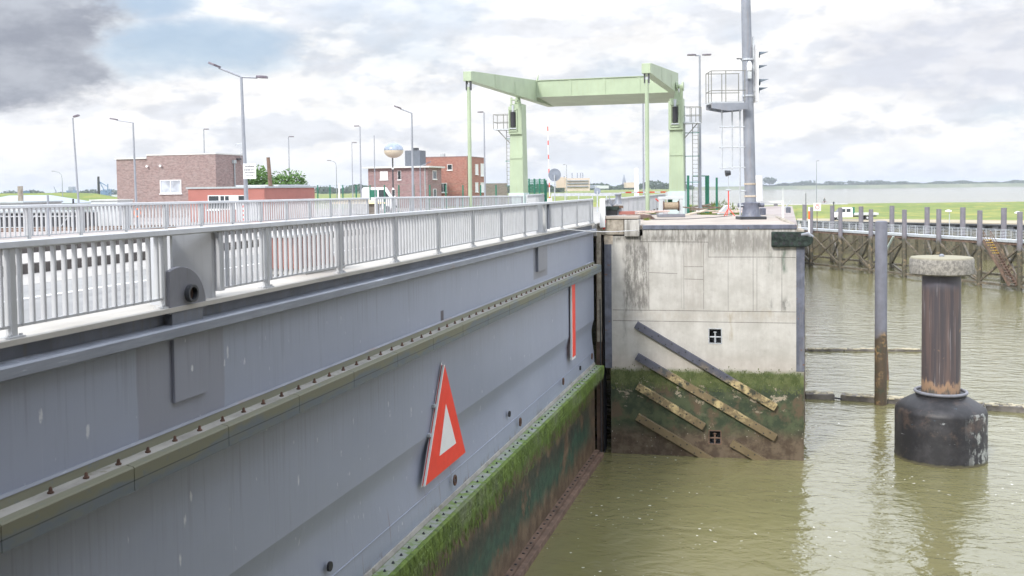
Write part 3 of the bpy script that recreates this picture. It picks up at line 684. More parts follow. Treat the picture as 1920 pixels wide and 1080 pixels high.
# bottom timbers at the water
bt = sub(extr([(9.3, .34), (9.08, .33), (9.08, -.6), (9.3, -.6)]).build('bottom_timber', 'rustbrown', gate))
extr([(9.06, .24), (8.88, .23), (8.86, .21), (8.86, -.6), (9.06, -.6)]).build('fender_board', 'rustbrown', bt)
b2 = None
for i in range(60):
    yy = 18+.52*i
    if yy > Y_E-.6: break
    if b2 is None: b2 = MB().lathe((cs(9.18), yy, .335), [(.05, 0), (.05, .02), (.02, .03)], 8).build('bolt', 'black', bt, origin=gate['o']); base = yy
    else: q = b2.copy(); COL.objects.link(q); q.parent = bt; q.location = (0, yy-base, 0)
# raised plates below the deck and the lifting lugs
for (pa_, pb_, pt, pbm) in (((327, 0), (388, 0), 0, 0),):
    y0, y1 = onX(327, 700, cs(9.25)).y, onX(388, 700, cs(9.25)).y
    MB().box(cs(9.3), cs(9.245), y0, y1, onX(327, 757, cs(9.25)).z, 10.92).build('cover_plate', 'gate', gate, bevel=.01)
    MB().box(cs(9.36), cs(9.22), onX(320, 600, cs(9.25)).y, onX(378, 600, cs(9.25)).y, 10.93, ZD-.07).build('cover_plate', 'darkweb', gate)
y0, y1 = onX(1007, 480, cs(9.25)).y, onX(1024, 480, cs(9.25)).y
MB().box(cs(9.3), cs(9.2), y0, y1, onX(1012, 508, cs(9.25)).z, 10.92).build('cover_plate', 'gate', gate, bevel=.01)
# eyes and drip holes on the plating
for (px, py) in ((850, 900), (973, 791), (1054, 715), (1108, 668)):
    q = onX(px, py, cs(9.25)); r_ = .13
    MB().tube([q+Vector((.05, math.sin(a_)*r_*.75, math.cos(a_)*r_)) for a_ in [i*math.pi/8 for i in range(17)]], .028, 6, False).build('lifting_eye', 'rust', pl, origin=gate['o'])
for (px, py) in ((955, 776), (618, 1062), (1088, 690)):
    q = onX(px, py, cs(9.29)); MB().lathe((0, 0, 0), [(.09, 0), (.09, .02)], 12)
    mb = MB(); mb.tube([q+Vector((-.02, 0, 0)), q+Vector((.03, 0, 0))], .1, 12); mb.build('drain_hole', 'black', pl, origin=gate['o'])
# ------------------------------------------------------------------ railings
def ydepth(px, c): D = FP*c/(1475.-px); return (D+cs(c)*sT)/cT
P0 = ydepth(20, 9.3); DP = 3.05
def rail_set(name, label, cat, P, Q, zb, zt, nb, group=None, skip=(), bal=.19, th=.055, hr=.07, ends=True):
    """railing from P to Q (plan), bays nb; zb/zt functions of t"""
    P, Q = Vector((P[0], P[1], 0)), Vector((Q[0], Q[1], 0)); d = (Q-P); L = d.length; d /= L; nrm = Vector((d.y, -d.x, 0))
    root = thing(name, label, cat, (P.x, P.y, zb(0)), group)
    F = lambda s_, z_, o=0.: P+d*s_+nrm*o+Z1*z_
    mb = MB()
    a, b = F(-.05, zt(0)), F(L+.05, zt(1))
    pr2 = [(-hr, -.035), (-hr*.8, .035), (0, .05), (hr*.8, .035), (hr, -.035), (hr*.6, -.055), (-hr*.6, -.055)]
    mb.prism([a+nrm*x_+Z1*z_ for x_, z_ in pr2], b-a); mb.build('handrail', 'rail', root)
    for i in range(nb+1):
        t = i/nb; s_ = t*L
        mb = MB(); mb.ob(F(s_, (zb(t)+zt(t))/2-.02), d*.045, nrm*.05, Z1*((zt(t)-zb(t))/2-.03))
        mb.ob(F(s_, zb(t)+.012), d*.13, nrm*.09, Z1*.012)
        for u_ in (-.09, .09): mb.ob(F(s_+u_, zb(t)+.035, .05), d*.016, nrm*.016, Z1*.016)
        mb.build('post', 'post', root)
    for i in range(nb):
        lo, hi = i/nb*L, (i+1)/nb*L; segs = [(lo+.06, hi-.06)]
        for (a_, b_) in skip:
            ns = []
            for (u0, u1) in segs:
                if b_ <= u0 or a_ >= u1: ns.append((u0, u1))
                else:
                    if a_-u0 > .3: ns.append((u0, a_))
                    if u1-b_ > .3: ns.append((b_, u1))
            segs = ns
        for (u0, u1) in segs:
            mb = MB(); z0a, z0b = zb(u0/L)+.14, zb(u1/L)+.14
            mb.bar(F(u0, z0a), F(u1, z0b), .05, .035)
            n = max(1, int(round((u1-u0)/bal)))
            for k in range(n):
                u_ = u0+(k+.5)*(u1-u0)/n; t = u_/L
                mb.ob(F(u_, (zb(t)+.14+zt(t))/2), d*(th*.28), nrm*(th*.6), Z1*((zt(t)-zb(t)-.14)/2))
            mb.build('baluster_panel', 'rail', root)
    return root
RH = 1.13
cN = 9.34
yB0, yB1 = ydepth(319, 9.4), ydepth(401, 9.4)
yC0, yC1 = ydepth(1006, 9.4), ydepth(1026, 9.4)
ps = P0-2*DP; nbN = int((Y_E-ps)/DP)+0
Lr = nbN*DP
rail_set('railing', 'long pale grey railing on the near edge of the lock gate, closest to the water', 'railing', (cs(cN), ps), (cs(cN), ps+Lr), lambda t: ZD, lambda t: ZD+RH, nbN,
         skip=((yB0-ps-.05, yB1-ps), (yC0-ps-.05, yC1-ps)))
rail_set('railing', 'short end piece of the near railing beside the concrete pier', 'railing', (cs(cN), ps+Lr+.12), (cs(cN), Y_E-.05), lambda t: ZD, lambda t: ZD+RH, 1)
# far railing in two pieces
def far(px, h, c): D = FP*c/(1475-px); q = R0*((px-960)/FP*D)+F0*D; return q
Pa, Pb = far(-60, 0, 22.9), far(690, 0, 22.9)
LF = (Pb-Pa).length
nbF = 12
rail_set('railing', 'pale railing on the far gate edge before the brown and red buildings', 'railing', Pa, Pb, lambda t: ZD+.32-.05*t, lambda t: HCAM-.38-.11*t, nbF, bal=.2)
Pc, Pd = onD(705, FP/33.4, 0), onD(980, FP/26.6, 0)
rail_set('railing', 'pale railing along the bridge road, ending at the left green column', 'railing', Pc, Pd, lambda t: ZD+.1, lambda t: HCAM-.48-.12*t, 10, bal=.2)
Pe = onD(1021, FP/23.0, 0)
rail_set('railing', 'short pale railing piece right of the left green column', 'railing', Pd+F0*1.2+R0*.35, Pe, lambda t: ZD+.1, lambda t: HCAM-.55, 2, bal=.2)
Pf, Pg = onD(1133, 48.9, 0), onD(1247, 79.5, 0)
rail_set('railing', 'pale grey railing on the near side of the bridge behind the winch', 'railing', Pf, Pg, lambda t: ZD-.05, lambda t: HCAM-.65, 14, bal=.2)
# white post at the start of that railing
q = onD(1130, 48.3, 11.1); MB().box(q.x-.12, q.x+.12, q.y-.06, q.y+.06, 11.2, 12.55)
mb = MB(); mb.ob(q+Z1*.72, R0*.13, F0*.07, Z1*.70); tag(mb.build('bridge_post', 'white', None, q, bevel=.02), 'white square post where the gate railing meets the bridge railing', 'post')
# bridge deck between gate and green columns
bd = thing('bridge_deck', 'pale drawbridge deck between the pier and the green columns', 'bridge deck', onD(1040, 60, 11.2))
P1, P2, P3, P4 = onD(700, FP/33.4+.1, 0), Pf+F0*.1, Pg+F0*3, onD(975, 84, 0)
P1b = Vector((cs(23.4), Y_E+.3, 0)); P2b = Vector((cs(9.2), Y_E+.3, 0))
MB().prism([P1b+Z1*(ZD-.05), P2b+Z1*(ZD-.05), P3+R0*.2+Z1*(ZD-.05), P4-R0*2+Z1*(ZD-.05)], Z1*-.6).build('road_surface', 'roadpale', bd)
# steel lug housings standing in the near railing
def lugbox(y0, y1, dark, label):
    root = thing('rail_housing', label, 'steel housing', (cs(9.5), y0, ZD), 'grey steel housings let into the near railing')
    x0_, x1_ = cs(9.75), cs(9.33); zt = ZD+RH-.06; ym = y0+(y1-y0)*.42
    MB().box(cs(9.80), cs(9.74), y0, y1, ZD, zt).build('back_plate', 'boxgrey', root)
    MB().box(cs(9.74), cs(9.40), y0-.02, y0+.04, ZD, zt).build('side_plate', 'boxgrey', root)
    MB().prism([Vector((cs(9.74), ym, ZD)), Vector((cs(9.40), y1-.10, ZD)), Vector((cs(9.40), y1, ZD)), Vector((cs(9.74), ym+.1, ZD))], Z1*(zt-ZD)).build('web_plate', 'boxgrey', root)
    MB().box(cs(9.44), cs(9.31), y1, y1+.14, ZD+.1, zt).build('edge_plate', 'darkweb' if dark else 'boxgrey', root)
    if not dark:
        hy = onX(350, 550, cs(9.28)).y; cy = onX(333, 550, cs(9.28)).y; w_ = onX(377, 560, cs(9.28)).y-cy
        pts = [Vector((cs(9.30), cy-w_*.45, ZD-.1))]+[Vector((cs(9.30), cy+math.cos(a_)*w_*1.1, ZD-.02+math.sin(a_)*.62)) for a_ in [math.pi*.63-i*math.pi*.63/14 for i in range(15)]]+[Vector((cs(9.30), cy+w_*1.1, ZD-.1))]
        lug = sub(MB().prism(pts, Vector((.07, 0, 0))).build('lug_plate', 'pile', root, bevel=.01))
        q = Vector((cs(9.28)+.04, hy, ZD+.17)); mb = MB()
        ro, ri, dp = .135, .10, .09
        vs = []; fs = []; n = 24
        for (r_, o_) in ((ro, 0), (ro, dp), (ri, dp), (ri, .01)):
            for k in range(n): a_ = 2*math.pi*k/n; vs.append(q+Vector((o_, math.cos(a_)*r_, math.sin(a_)*r_)))
        for i in range(3):
            for k in range(n): fs.append((i*n+k, i*n+(k+1) % n, (i+1)*n+(k+1) % n, (i+1)*n+k))
        mb.add(vs, fs, True); mb.build('pipe_stub', 'darkmetal', lug)
        MB().tube([q+Vector((.0, 0, 0)), q+Vector((.015, 0, 0))], ri-.005, 20).build('pipe_bore', 'rust', lug)
    return root
lugbox(yB0, yB1, False, 'nearest grey steel housing in the railing, with half round lug plate and pipe stub')
lugbox(yC0, yC1, True, 'narrow dark grey steel housing in the railing near its far end')
# reddish chest behind the near railing
q0, q1 = ydepth(546, 10.0), ydepth(618, 10.0); zc = ZD
mb = MB(); xx = cs(10.0)
mb.prism([Vector((xx, q0+.28, zc+.12)), Vector((xx, q0, zc+.78)), Vector((xx, q1-.02, zc+.78)), Vector((xx, q1+.28, zc+.12))], Vector((-.75, 0, 0)))
ch = thing('storage_chest', 'reddish brown tapered chest with pale foot standing behind the near railing', 'chest', (xx-.3, (q0+q1)/2, ZD))
mb.build('body', 'redclad', ch, bevel=.02)
MB().box(xx-.82, xx+.06, q0-.06, q1+.06, zc+.782, zc+.84).build('lid', 'boxgrey', ch, bevel=.015)
MB().box(xx-.7, xx+.12, q0+.35, q1+.5, zc, zc+.118).build('foot', 'roadpale', ch, bevel=.01)
# ------------------------------------------------------------------ warning signs on the gate
xs = cs(9.3)+.12
def P(px, py): return onX(px, py, xs)
T = [P(834, 684), P(798, 911), P(873, 848)]
sg = thing('warning_sign', 'tall red triangle sign with white centre bolted to the gate plating', 'sign', (xs, T[0].y, T[1].z))
MB().prism(T, Vector((-.09, 0, 0))).build('board', 'red', sg)
cen = (T[0]+T[1]+T[2])/3
MB().prism([cen+(q-cen)*1.035+Vector((-.095, 0, 0)) for q in T], Vector((-.012, 0, 0))).build('back_frame', 'signwhite', sg)
e0 = T[1]; e1 = T[0]
MB().prism([e0+Vector((.002, -.06, 0)), e1+Vector((.002, -.06, .02)), e1+Vector((.002, 0, 0)), e0+Vector((.002, 0, 0))], Vector((-.05, 0, 0))).build('edge_strip', 'signwhite', sg)
MB().prism([P(836, 757)+X1*.004, P(824, 855)+X1*.004, P(855, 831)+X1*.004], Vector((-.02, 0, 0))).build('white_centre', 'signwhite', sg)
mb = MB()
for (px, py) in ((820, 760), (812, 815)): q = P(px, py); mb.box(q.x-.15, q.x-.03, q.y-.13, q.y-.02, q.z-.04, q.z+.04)
mb.build('bracket', 'galv', sg)
q0, q1 = P(1072, 535), P(1072, 672); y1 = P(1079, 600).y
s2 = thing('warning_sign', 'tall narrow red board on the gate plating near the pier', 'sign', (xs, q0.y, q1.z))
MB().box(xs-.06, xs, q0.y, y1, q1.z, q0.z).build('board', 'red', s2, bevel=.01)
MB().box(xs-.06, xs+.01, q0.y-.09, q0.y-.005, q1.z-.02, q0.z-.02).build('edge_strip', 'signwhite', s2)
MB().box(xs-.1, xs+.0, q0.y-.05, y1+.0, q1.z-.10, q1.z-.01).build('bracket', 'white', s2)
# ------------------------------------------------------------------ concrete pier
ZP = 11.2
pier = thing('concrete_pier', 'weathered concrete pier head with green tide zone at the end of the gate', 'pier', WL)
uR = WW; uL = .38
zt_, zs = ZP, ZP-.28
BACK = 17.
def slabW(mb, u0, u1, z0, z1, o0, o1):
    return mb.ob(W3((u0+u1)/2, (z0+z1)/2, (o0+o1)/2), WU*((u1-u0)/2), WN*(abs(o1-o0)/2), Z1*((z1-z0)/2))
# front face is built round two niches
ns = [wp(1330, 617)+wp(1352, 643), wp(1330, 808)+wp(1351, 832)]
mb = MB(); us = sorted({uL, uR, ns[0][0], ns[0][2]}); zl = [-3, ns[1][3], ns[1][1], ns[0][3], ns[0][1], ZP-.5]
for i in range(len(us)-1):
    for j in range(len(zl)-1):
        if i == 1 and j in (1, 3): continue
        mb.add([W3(us[i], zl[j]), W3(us[i+1], zl[j]), W3(us[i+1], zl[j+1]), W3(us[i], zl[j+1])], [(0, 1, 2, 3)])
mb.build('wall_face', 'wall', pier)
for k, n_ in enumerate(ns):
    u0, z1, u1, z0 = n_; dp = -.5
    mb = MB()
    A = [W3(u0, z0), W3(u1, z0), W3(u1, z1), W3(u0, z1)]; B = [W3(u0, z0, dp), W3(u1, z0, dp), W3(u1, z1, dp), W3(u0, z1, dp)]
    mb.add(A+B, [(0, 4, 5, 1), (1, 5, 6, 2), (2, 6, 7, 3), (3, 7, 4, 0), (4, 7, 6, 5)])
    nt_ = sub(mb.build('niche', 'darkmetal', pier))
    fm = 'galv' if k == 0 else 'rustbrown'
    mb = MB(); e = .045
    slabW(mb, u0-e, u1+e, z1, z1+e, -.02, .02); slabW(mb, u0-e, u1+e, z0-e, z0, -.02, .02); slabW(mb, u0-e, u0, z0, z1, -.02, .02); slabW(mb, u1, u1+e, z0, z1, -.02, .02)
    mb.build('niche_frame', fm, nt_)
    zm, um = z0+(z1-z0)*.40, (u0+u1)/2
    mb = MB(); mb.tube([W3(u0, zm, -.12), W3(u1, zm, -.12)], .04, 10); mb.tube([W3(um, z0, -.12), W3(um, z0+(z1-z0)*.72, -.12)], .045, 10)
    mb.tube([W3(um, z0+(z1-z0)*.72, -.12), W3(um, z0+(z1-z0)*.80, -.12)], .085, 12); mb.build('mooring_cross', fm, nt_)
mb = MB()
slabW(mb, uL+.02, uR-.01, -3, ZP-.5, -.6, -BACK); mb.build('core', 'block', pier)
mb = MB(); slabW(mb, uR-.12, uR-.001, -3, ZP-.5, -.002, -.6); mb.build('end_face', 'wall', pier)
uc, _ = wp(1204, 424)
mb = MB(); slabW(mb, uc+.02, uR-.3, ZP-.5, ZP-.20, .0, -2); mb.build('parapet_face', 'wall', pier)
mb = MB(); mb.prism([W3(uc+.02, ZP-.17, .06), W3(uc+.02, ZP, -.1), W3(uR-.42, ZP, -.1), W3(uR-.30, ZP-.17, .06)], Z1*-.08) if False else slabW(mb, uc+.02, uR-.33, ZP-.198, ZP+.012, .055, -.16)
mb.build('steel_coping', 'steelblue', pier, bevel=.02)
mb = MB(); slabW(mb, uR-.33, uR+.02, ZP-.55, ZP-.22, .05, -2.); mb.build('corner_block', 'block', pier, bevel=.03)
mb = MB(); slabW(mb, uL+.02, uR-.31, ZP-.199, ZP, -.165, -BACK); mb.build('pier_top', 'pierTop', pier)
mb = MB(); a0 = W3(uR-.4, ZP+.02, -2); mb.tube([W3(uR-.35, ZP-.1, -.4), W3(uR-.5, ZP-.04, -5), W3(uR-.45, ZP-.05, -12)], [.12, .17, .12], 8); mb.build('edge_rubble', 'block', pier)
random.seed(19); mb = MB()
for i in range(3800):
    u_ = random.uniform(uL+.05, uR-.15); top_ = random.gauss(3.95, .14) if i % 2 else random.uniform(3.2, 4.1); L_ = random.uniform(.03, .13); w_ = random.uniform(.01, .035)
    if ns[0][0]-.1 < u_ < ns[0][2]+.1 and top_ > 4.9: continue
    a_, b_ = W3(u_-w_, top_, random.uniform(.004, .03)), W3(u_+w_, top_, .01); mb.add([a_, b_, W3(u_+random.uniform(-.03, .03), top_-L_, random.uniform(.004, .04))], [(0, 1, 2)])
struct(mb.build('algae_fringe', 'algaewall', pier), 'stuff')
# left block column by the gate slot
ub0, zb0 = wp(1127, 440)
def wbox(px0, py0, px1, py1, o0, o1, mat, name, par=pier, bev=.0):
    u0, z1 = wp(px0, py0); u1, z0 = wp(px1, py1); mb = MB(); slabW(mb, u0, u1, z0, z1, o0, o1); return mb.build(name, mat, par, bevel=bev)
wbox(1127, 410.5, 1170, 440, .10, -1.2, 'block', 'corner_block', bev=.03)
wbox(1171, 412, 1199, 443, .20, -.9, 'wall', 'corner_block', bev=.02)
wbox(1126, 405.5, 1198, 410, .17, -1.1, 'pierTop', 'coping_slab', bev=.01)
wbox(1117, 432, 1130, 900, .12, -1.6, 'rustbrown', 'slot_lining')
wbox(1119, 430, 1129, 640, .18, .122, 'block', 'slot_lining')
wbox(1130.3, 455, 1133, 860, .02, -1.2, 'black', 'slot_seal')
wbox(1125, 560, 1129.5, 870, .20, .122, 'darkmetal', 'slot_seal')
wbox(1133, 458, 1148, 690, .025, -.3, 'steelblue', 'edge_plate', bev=.01)
wbox(1133, 440, 1149, 458, .02, -.3, 'woodpale', 'edge_repair')
wbox(1493, 462, 1508.5, 697, .03, -.4, 'steelblue', 'edge_plate', bev=.01)
# diagonal fender beams
FB = [((1192.6, 607.7), (1454, 763)), ((1194, 667), (1454, 819.7)), ((1195, 722.5), (1320, 799)), ((1195, 780), (1345, 869)), ((1371, 829), (1445, 872))]
lbs = ['topmost diagonal fender beam on the pier wall, dark blue above and mottled ochre at its lower end', 'longest mottled diagonal fender beam, second from the top on the pier wall',
       'short brown diagonal fender beam, third from the top in the green zone', 'brown diagonal fender beam running down into the water at the left of the pier wall', 'shortest diagonal fender beam, right of the lower niche at the waterline']
for (a, b), lab in zip(FB, lbs):
    ua, za = wp(*a); ubb, zb_ = wp(*b); A = W3(ua, za, .11); B = W3(ubb, zb_, .11); d_ = (B-A).normalized(); up_ = WN.cross(d_).normalized()
    t = thing('fender_beam', lab, 'fender beam', A, 'diagonal fender beams on the pier wall')
    mb = MB(); mb.ob((A+B)/2, d_*((B-A).length/2), up_*.175, WN*.11); mb.build('beam', 'fender', t, bevel=.015)
    L_ = (B-A).length; n = int(L_/.75)
    for k in range(n+1):
        for s_ in (-.09, .09):
            if L_-.2 < .2+k*.75: continue
            c_ = A+d_*(.2+k*.75+(.25 if s_ > 0 else 0))+up_*s_+WN*.11
            if c_.z < 0.05 or (c_-A).length > L_-.1: continue
            MB().tube([c_-WN*.01, c_+WN*.006], .036, 8).build('bolt', 'black', t)
# dark steel fender nose at the top right corner
a = wp(1446, 434); b = wp(1492, 463)
t = thing('steel_fender', 'dark green steel fender with hole rows and round nose at the pier top', 'fender', W3(a[0], b[1], 0))
zc_, hh = (a[1]+b[1])/2, (a[1]-b[1])/2
prof_ = [(a[0], -hh), (a[0], hh)]
up_nose = [W3(uR+.40-.36+.36*math.cos(t_)*1.0, zc_+hh*.95*math.sin(t_), 0) for t_ in [math.pi/2-i*math.pi/12 for i in range(13)]]
poly = [W3(a[0], zc_-hh, .0), ]+[q for q in reversed(up_nose)]+[W3(a[0], zc_+hh, 0)]
MB().prism(poly, WN*.24).build('body', 'steelgreen' if True else 'darkmetal', t, bevel=.05)
for k in range(4):
    for s_ in (-.5, .5):
        c_ = W3(a[0]+.2+k*.36, zc_+hh*s_, .241); MB().tube([c_-WN*.01, c_+WN*.004], .075, 10).build('hole', 'black', t)
mb = MB(); mb.tube([W3(uR-.15, zc_+hh*.6, .2), W3(uR+.15, zc_+hh*.7, .2), W3(uR+.36, zc_+.1, .12)], [.07, .10, .10], 10); mb.build('scuffed_nose', 'mast', t)
# ------------------------------------------------------------------ column with bell fender
q = spot(1763, 47.1, 0)
dol = thing('mooring_dolphin', 'rusty steel column with round concrete cap standing in a black bell shaped fender', 'dolphin', q)
MB().lathe(q, [(.86, .5), (.86, 8.75)], 40).build('shaft', 'shaft', dol)
sh = [c for c in dol.children] if False else None
mb = MB()
for a_ in (-1.75,): mb.box(q.x+.86*math.cos(a_)-.035, q.x+.86*math.cos(a_)+.035, q.y+.86*math.sin(a_)-.03, q.y+.86*math.sin(a_)+.02, 2.9, 8.7)
mb.build('guide_strip', 'shaft', dol)
MB().lathe(q, [(1.30, 8.76), (1.41, 8.82), (1.43, 9.1), (1.42, 9.5), (1.36, 9.58), (.3, 9.60)], 56).build('concrete_cap', 'cap', dol)
MB().lathe(q, [(.12, 9.6), (.12, 9.66), (.05, 9.72)], 12).build('cap_bolt', 'mast', dol)
prof = [(2.03, -1.5), (2.05, .05), (2.07, .12), (2.05, .2), (2.05, 2.25), (2.0, 2.42), (1.75, 2.62), (1.35, 2.86), (1.12, 2.97), (1.1, 3.1)]
MB().lathe(q, prof, 64).build('bell', 'bell', dol)
mb = MB(); ringp = [q+Vector((math.cos(a_)*1.14, math.sin(a_)*1.14, 3.16)) for a_ in [i*math.pi/24 for i in range(49)]]; mb.tube(ringp, .075, 8, False); mb.build('collar_ring', 'pile', dol)
mb = MB(); mb.lathe(q, [(1.12, 2.98), (1.12, 3.12), (.9, 3.14)], 40); mb.build('collar', 'black', dol)
# tall tube pile and the leaning post behind
q = spot(1651, 58.5, 0); tag(MB().lathe(q, [(.345, -2), (.345, 10.78), (.33, 10.86), (.2, 10.9)], 32).build('tube_pile', 'tallpile', None, q), 'tall single grey tube pile, muddy at the foot, between pier and dolphin', 'pile')
q = spot(1664, 66, 0); tag(MB().tube([q-Z1, q+Vector((-.35, .1, 6.5))], [.16, .13], 10).build('timber_post', 'timberwet', None, q), 'thin leaning timber post just behind the tall tube pile', 'post')
# floating booms
def boom(px0, py0, px1, py1, w_, h_, lab, k):
    A, B = onZ(px0, py0, .0), onZ(px1, py1, .0); d_ = (B-A).normalized(); n_ = Vector((-d_.y, d_.x, 0)); L_ = (B-A).length
    t = thing('floating_boom', lab, 'floating boom', A, 'long floating beams in the basin'); n = max(1, int(L_/2.6))
    for i in range(n):
        a_ = A+d_*(L_*i/n+.03); b_ = A+d_*(L_*(i+1)/n-.03)
        MB().bar(a_+Z1*(.02*math.sin(i*2.1)), b_+Z1*(.02*math.sin(i*2.1+1)), w_, h_).build('float_block', 'boom', t, bevel=.03)
    mb = MB(); random.seed(k)
    for i in range(int(L_*14)):
        s_ = random.uniform(.1, L_-.1); c_ = A+d_*s_+n_*random.uniform(-w_/2, w_/2)+Z1*(h_/2+.01); r_ = random.uniform(.02, .07)
        mb.ob(c_, Vector((r_*2.5, 0, 0)), Vector((0, r_*2, 0)), Z1*r_*.6)
    mb.build('weed_cover', 'boomtop', t)
    return A, B
boom(1509, 658, 1727, 658.5, .42, .34, 'farther straight floating beam crossing behind the tall tube pile', 1)
boom(1509, 746, 1564, 747, .8, .62, 'short floating beam piece touching the pier corner', 2)
boom(1576, 748, 2150, 788, .8, .62, 'long floating beam running behind the bell fender to the right', 3)
a, b = onZ(1564, 746, .1), onZ(1577, 748, .1); mb = MB()
for i in range(6): c_ = a.lerp(b, (i+.5)/6); mb.tube([c_+Vector((-.05, 0, .02)), c_+Vector((.05, .03, -.02))], .045, 6)
tag(mb.build('chain', 'darkmetal', None, a), 'short dark chain linking two floating beams', 'chain')
# ------------------------------------------------------------------ jetty
A, B = onZ(1510, 499, 0), onZ(1915, 546, 0); dv = (B-A).normalized(); nb_ = Vector((-dv.y, dv.x, 0)); nb_ = nb_ if nb_.dot(F0) > 0 else -nb_
def online(px, A0, d_):                 # plan point on a line seen in a pixel column
    r = R0*((px-960)/FP)+F0; # solve s*r = A0 + t*d
    det = r.x*(-d_.y)-r.y*(-d_.x); t_ = (r.x*A0.y-r.y*A0.x)/det; t_ = -t_ if False else t_
    s_ = (A0.x*(-d_.y)-A0.y*(-d_.x))/det; return Vector((r.x*s_, r.y*s_, 0))
jet = thing('jetty', 'long mooring jetty on steel piles with pale railings, cross braces and a yellow stepped stair', 'jetty', A)
ZJ = 5.95
front = [online(p_, A, dv) for p_ in (1455, 1521, 1577, 1633, 1697, 1761, 1838, 1914, 1998, 2090, 2190)]
backl = [online(p_, A+nb_*9.5, dv) for p_ in (1455, 1509, 1561, 1615, 1673, 1739, 1806, 1883, 1962, 2045, 2135)]
random.seed(3)
for i, q in enumerate(front):
    q = Vector((q.x, q.y, 0)); h_ = 9.5+random.uniform(-.15, .1); le = random.uniform(-.08, .08)
    MB().tube([q-Z1*2, q+Vector((le, 0, h_))], [.33, .31], 14).build('pile', 'jettypile', jet)
for i, q in enumerate(backl):
    q = Vector((q.x, q.y, 0)); h_ = 9.5+random.uniform(-.1, .15)
    MB().tube([q-Z1*2, q+Z1*h_], [.36, .36], 14).build('pile', 'jettypile', jet)
a0, b0_ = front[0]+nb_*1.2, front[-1]+nb_*1.2
MB().bar(a0+nb_*1.1+Z1*(ZJ-.05), b0_+nb_*1.1+Z1*(ZJ-.05), 2.6, .10).build('deck_grating', 'galv', jet)
MB().bar(a0-nb_*.24+Z1*(ZJ-.10), b0_-nb_*.24+Z1*(ZJ-.10), .08, .32).build('deck_fascia', 'galv', jet)
MB().bar(a0+Z1*(ZJ-.42), b0_+Z1*(ZJ-.42), .3, .34).build('deck_girder', 'rustbrown', jet)
MB().bar(a0+nb_*2+Z1*(ZJ-.42), b0_+nb_*2+Z1*(ZJ-.42), .3, .34).build('deck_girder', 'rustbrown', jet)
for off in (-.15, 2.3):
    mb = MB(); LL = (b0_-a0).length; n = int(LL/1.6)
    for h_ in (.38, .74, 1.12): mb.bar(a0+nb_*off+Z1*(ZJ+h_), b0_+nb_*off+Z1*(ZJ+h_), .05, .05)
    for i in range(n+1): q = a0+dv*(LL*i/n)+nb_*off; mb.bar(q+Z1*ZJ, q+Z1*(ZJ+1.12), .06, .06)
    mb.build('jetty_railing', 'galv', jet)
for i in range(len(front)-1):
    f0, f1, b0q, b1q = front[i], front[i+1], backl[i], backl[i+1]
    for (s_, e_) in ((f0+Z1*.7, f1+Z1*(ZJ-.7)), (f1+Z1*.7, f0+Z1*(ZJ-.7)), (f0+Z1*(ZJ-.7), b0q+Z1*.7), (b0q+Z1*4.8, f0+Z1*.7), (b0q+Z1*.6, b1q+Z1*4.6)):
        if random.random() < .86: MB().bar(s_, e_, .24, .24).build('brace', 'brace', jet)
    MB().bar(f0+Z1*.5, f1+Z1*.5, .34, .3).build('low_waler', 'brace', jet)
    MB().bar(b0q+Z1*.6, b1q+Z1*.6, .34, .3).build('low_waler', 'brace', jet)
    MB().bar(f0+Z1*.6, b0q+Z1*.6, .3, .28).build('low_waler', 'brace', jet)
    MB().bar(f0+Z1*(ZJ-.75), b0q+Z1*(ZJ-.75), .3, .28).build('cross_beam', 'brace', jet)
# stair down to the water
S0, S1 = online(1858, A-nb_*.4, dv)+Z1*ZJ, online(1908, A-nb_*.4, dv)+Z1*.7
st_ = sub(MB().bar(S0, S1, .10, .34).build('stair_stringer', 'rustbrown', jet)); off = nb_*-1.1
MB().bar(S0+off, S1+off, .10, .34).build('stair_stringer', 'rustbrown', jet)
for i in range(17):
    c_ = S0.lerp(S1, (i+.3)/17)+off*.5+Z1*.12; MB().ob(c_, off*.47, dv*.17, Z1*.035).build('stair_tread', 'yellow' if i < 6 else 'rustbrown', jet)
for o_ in (Vector((0, 0, 0)), off):
    mb = MB(); mb.bar(S0+o_+Z1*1.1, S1+o_+Z1*1.1, .06, .06); mb.bar(S0+o_+Z1*.6, S1+o_+Z1*.6, .05, .05)
    for i in range(5): c_ = S0.lerp(S1, i/4.)+o_; mb.bar(c_, c_+Z1*1.1, .06, .06)
    mb.build('stair_handrail', 'rustbrown', jet)
q = online(1676, A-nb_*.4, dv); MB().bar(q+Z1*(ZJ-.3), q-dv*2.2+Z1*(ZJ-3.4), .3, .1).build('gangplank', 'greenpale', jet)
# small lamps on the jetty
for px, lab in ((1781, 'small white globe lamp standing on the jetty left of the stair'), (1912, 'small white globe lamp on the jetty at the right edge of the picture')):
    q = online(px, A+nb_*2.4, dv)+Z1*ZJ; t = thing('jetty_lamp', lab, 'lamp', q, 'small lamps on the jetty')
    MB().tube([q, q+Z1*3.2], .05, 8).build('pole', 'galv', t); MB().lathe(q+Z1*3.2+R0*-.15, [(.1, 0), (.42, .08), (.40, .2), (.1, .32)], 16).build('lamp_shade', 'white', t)
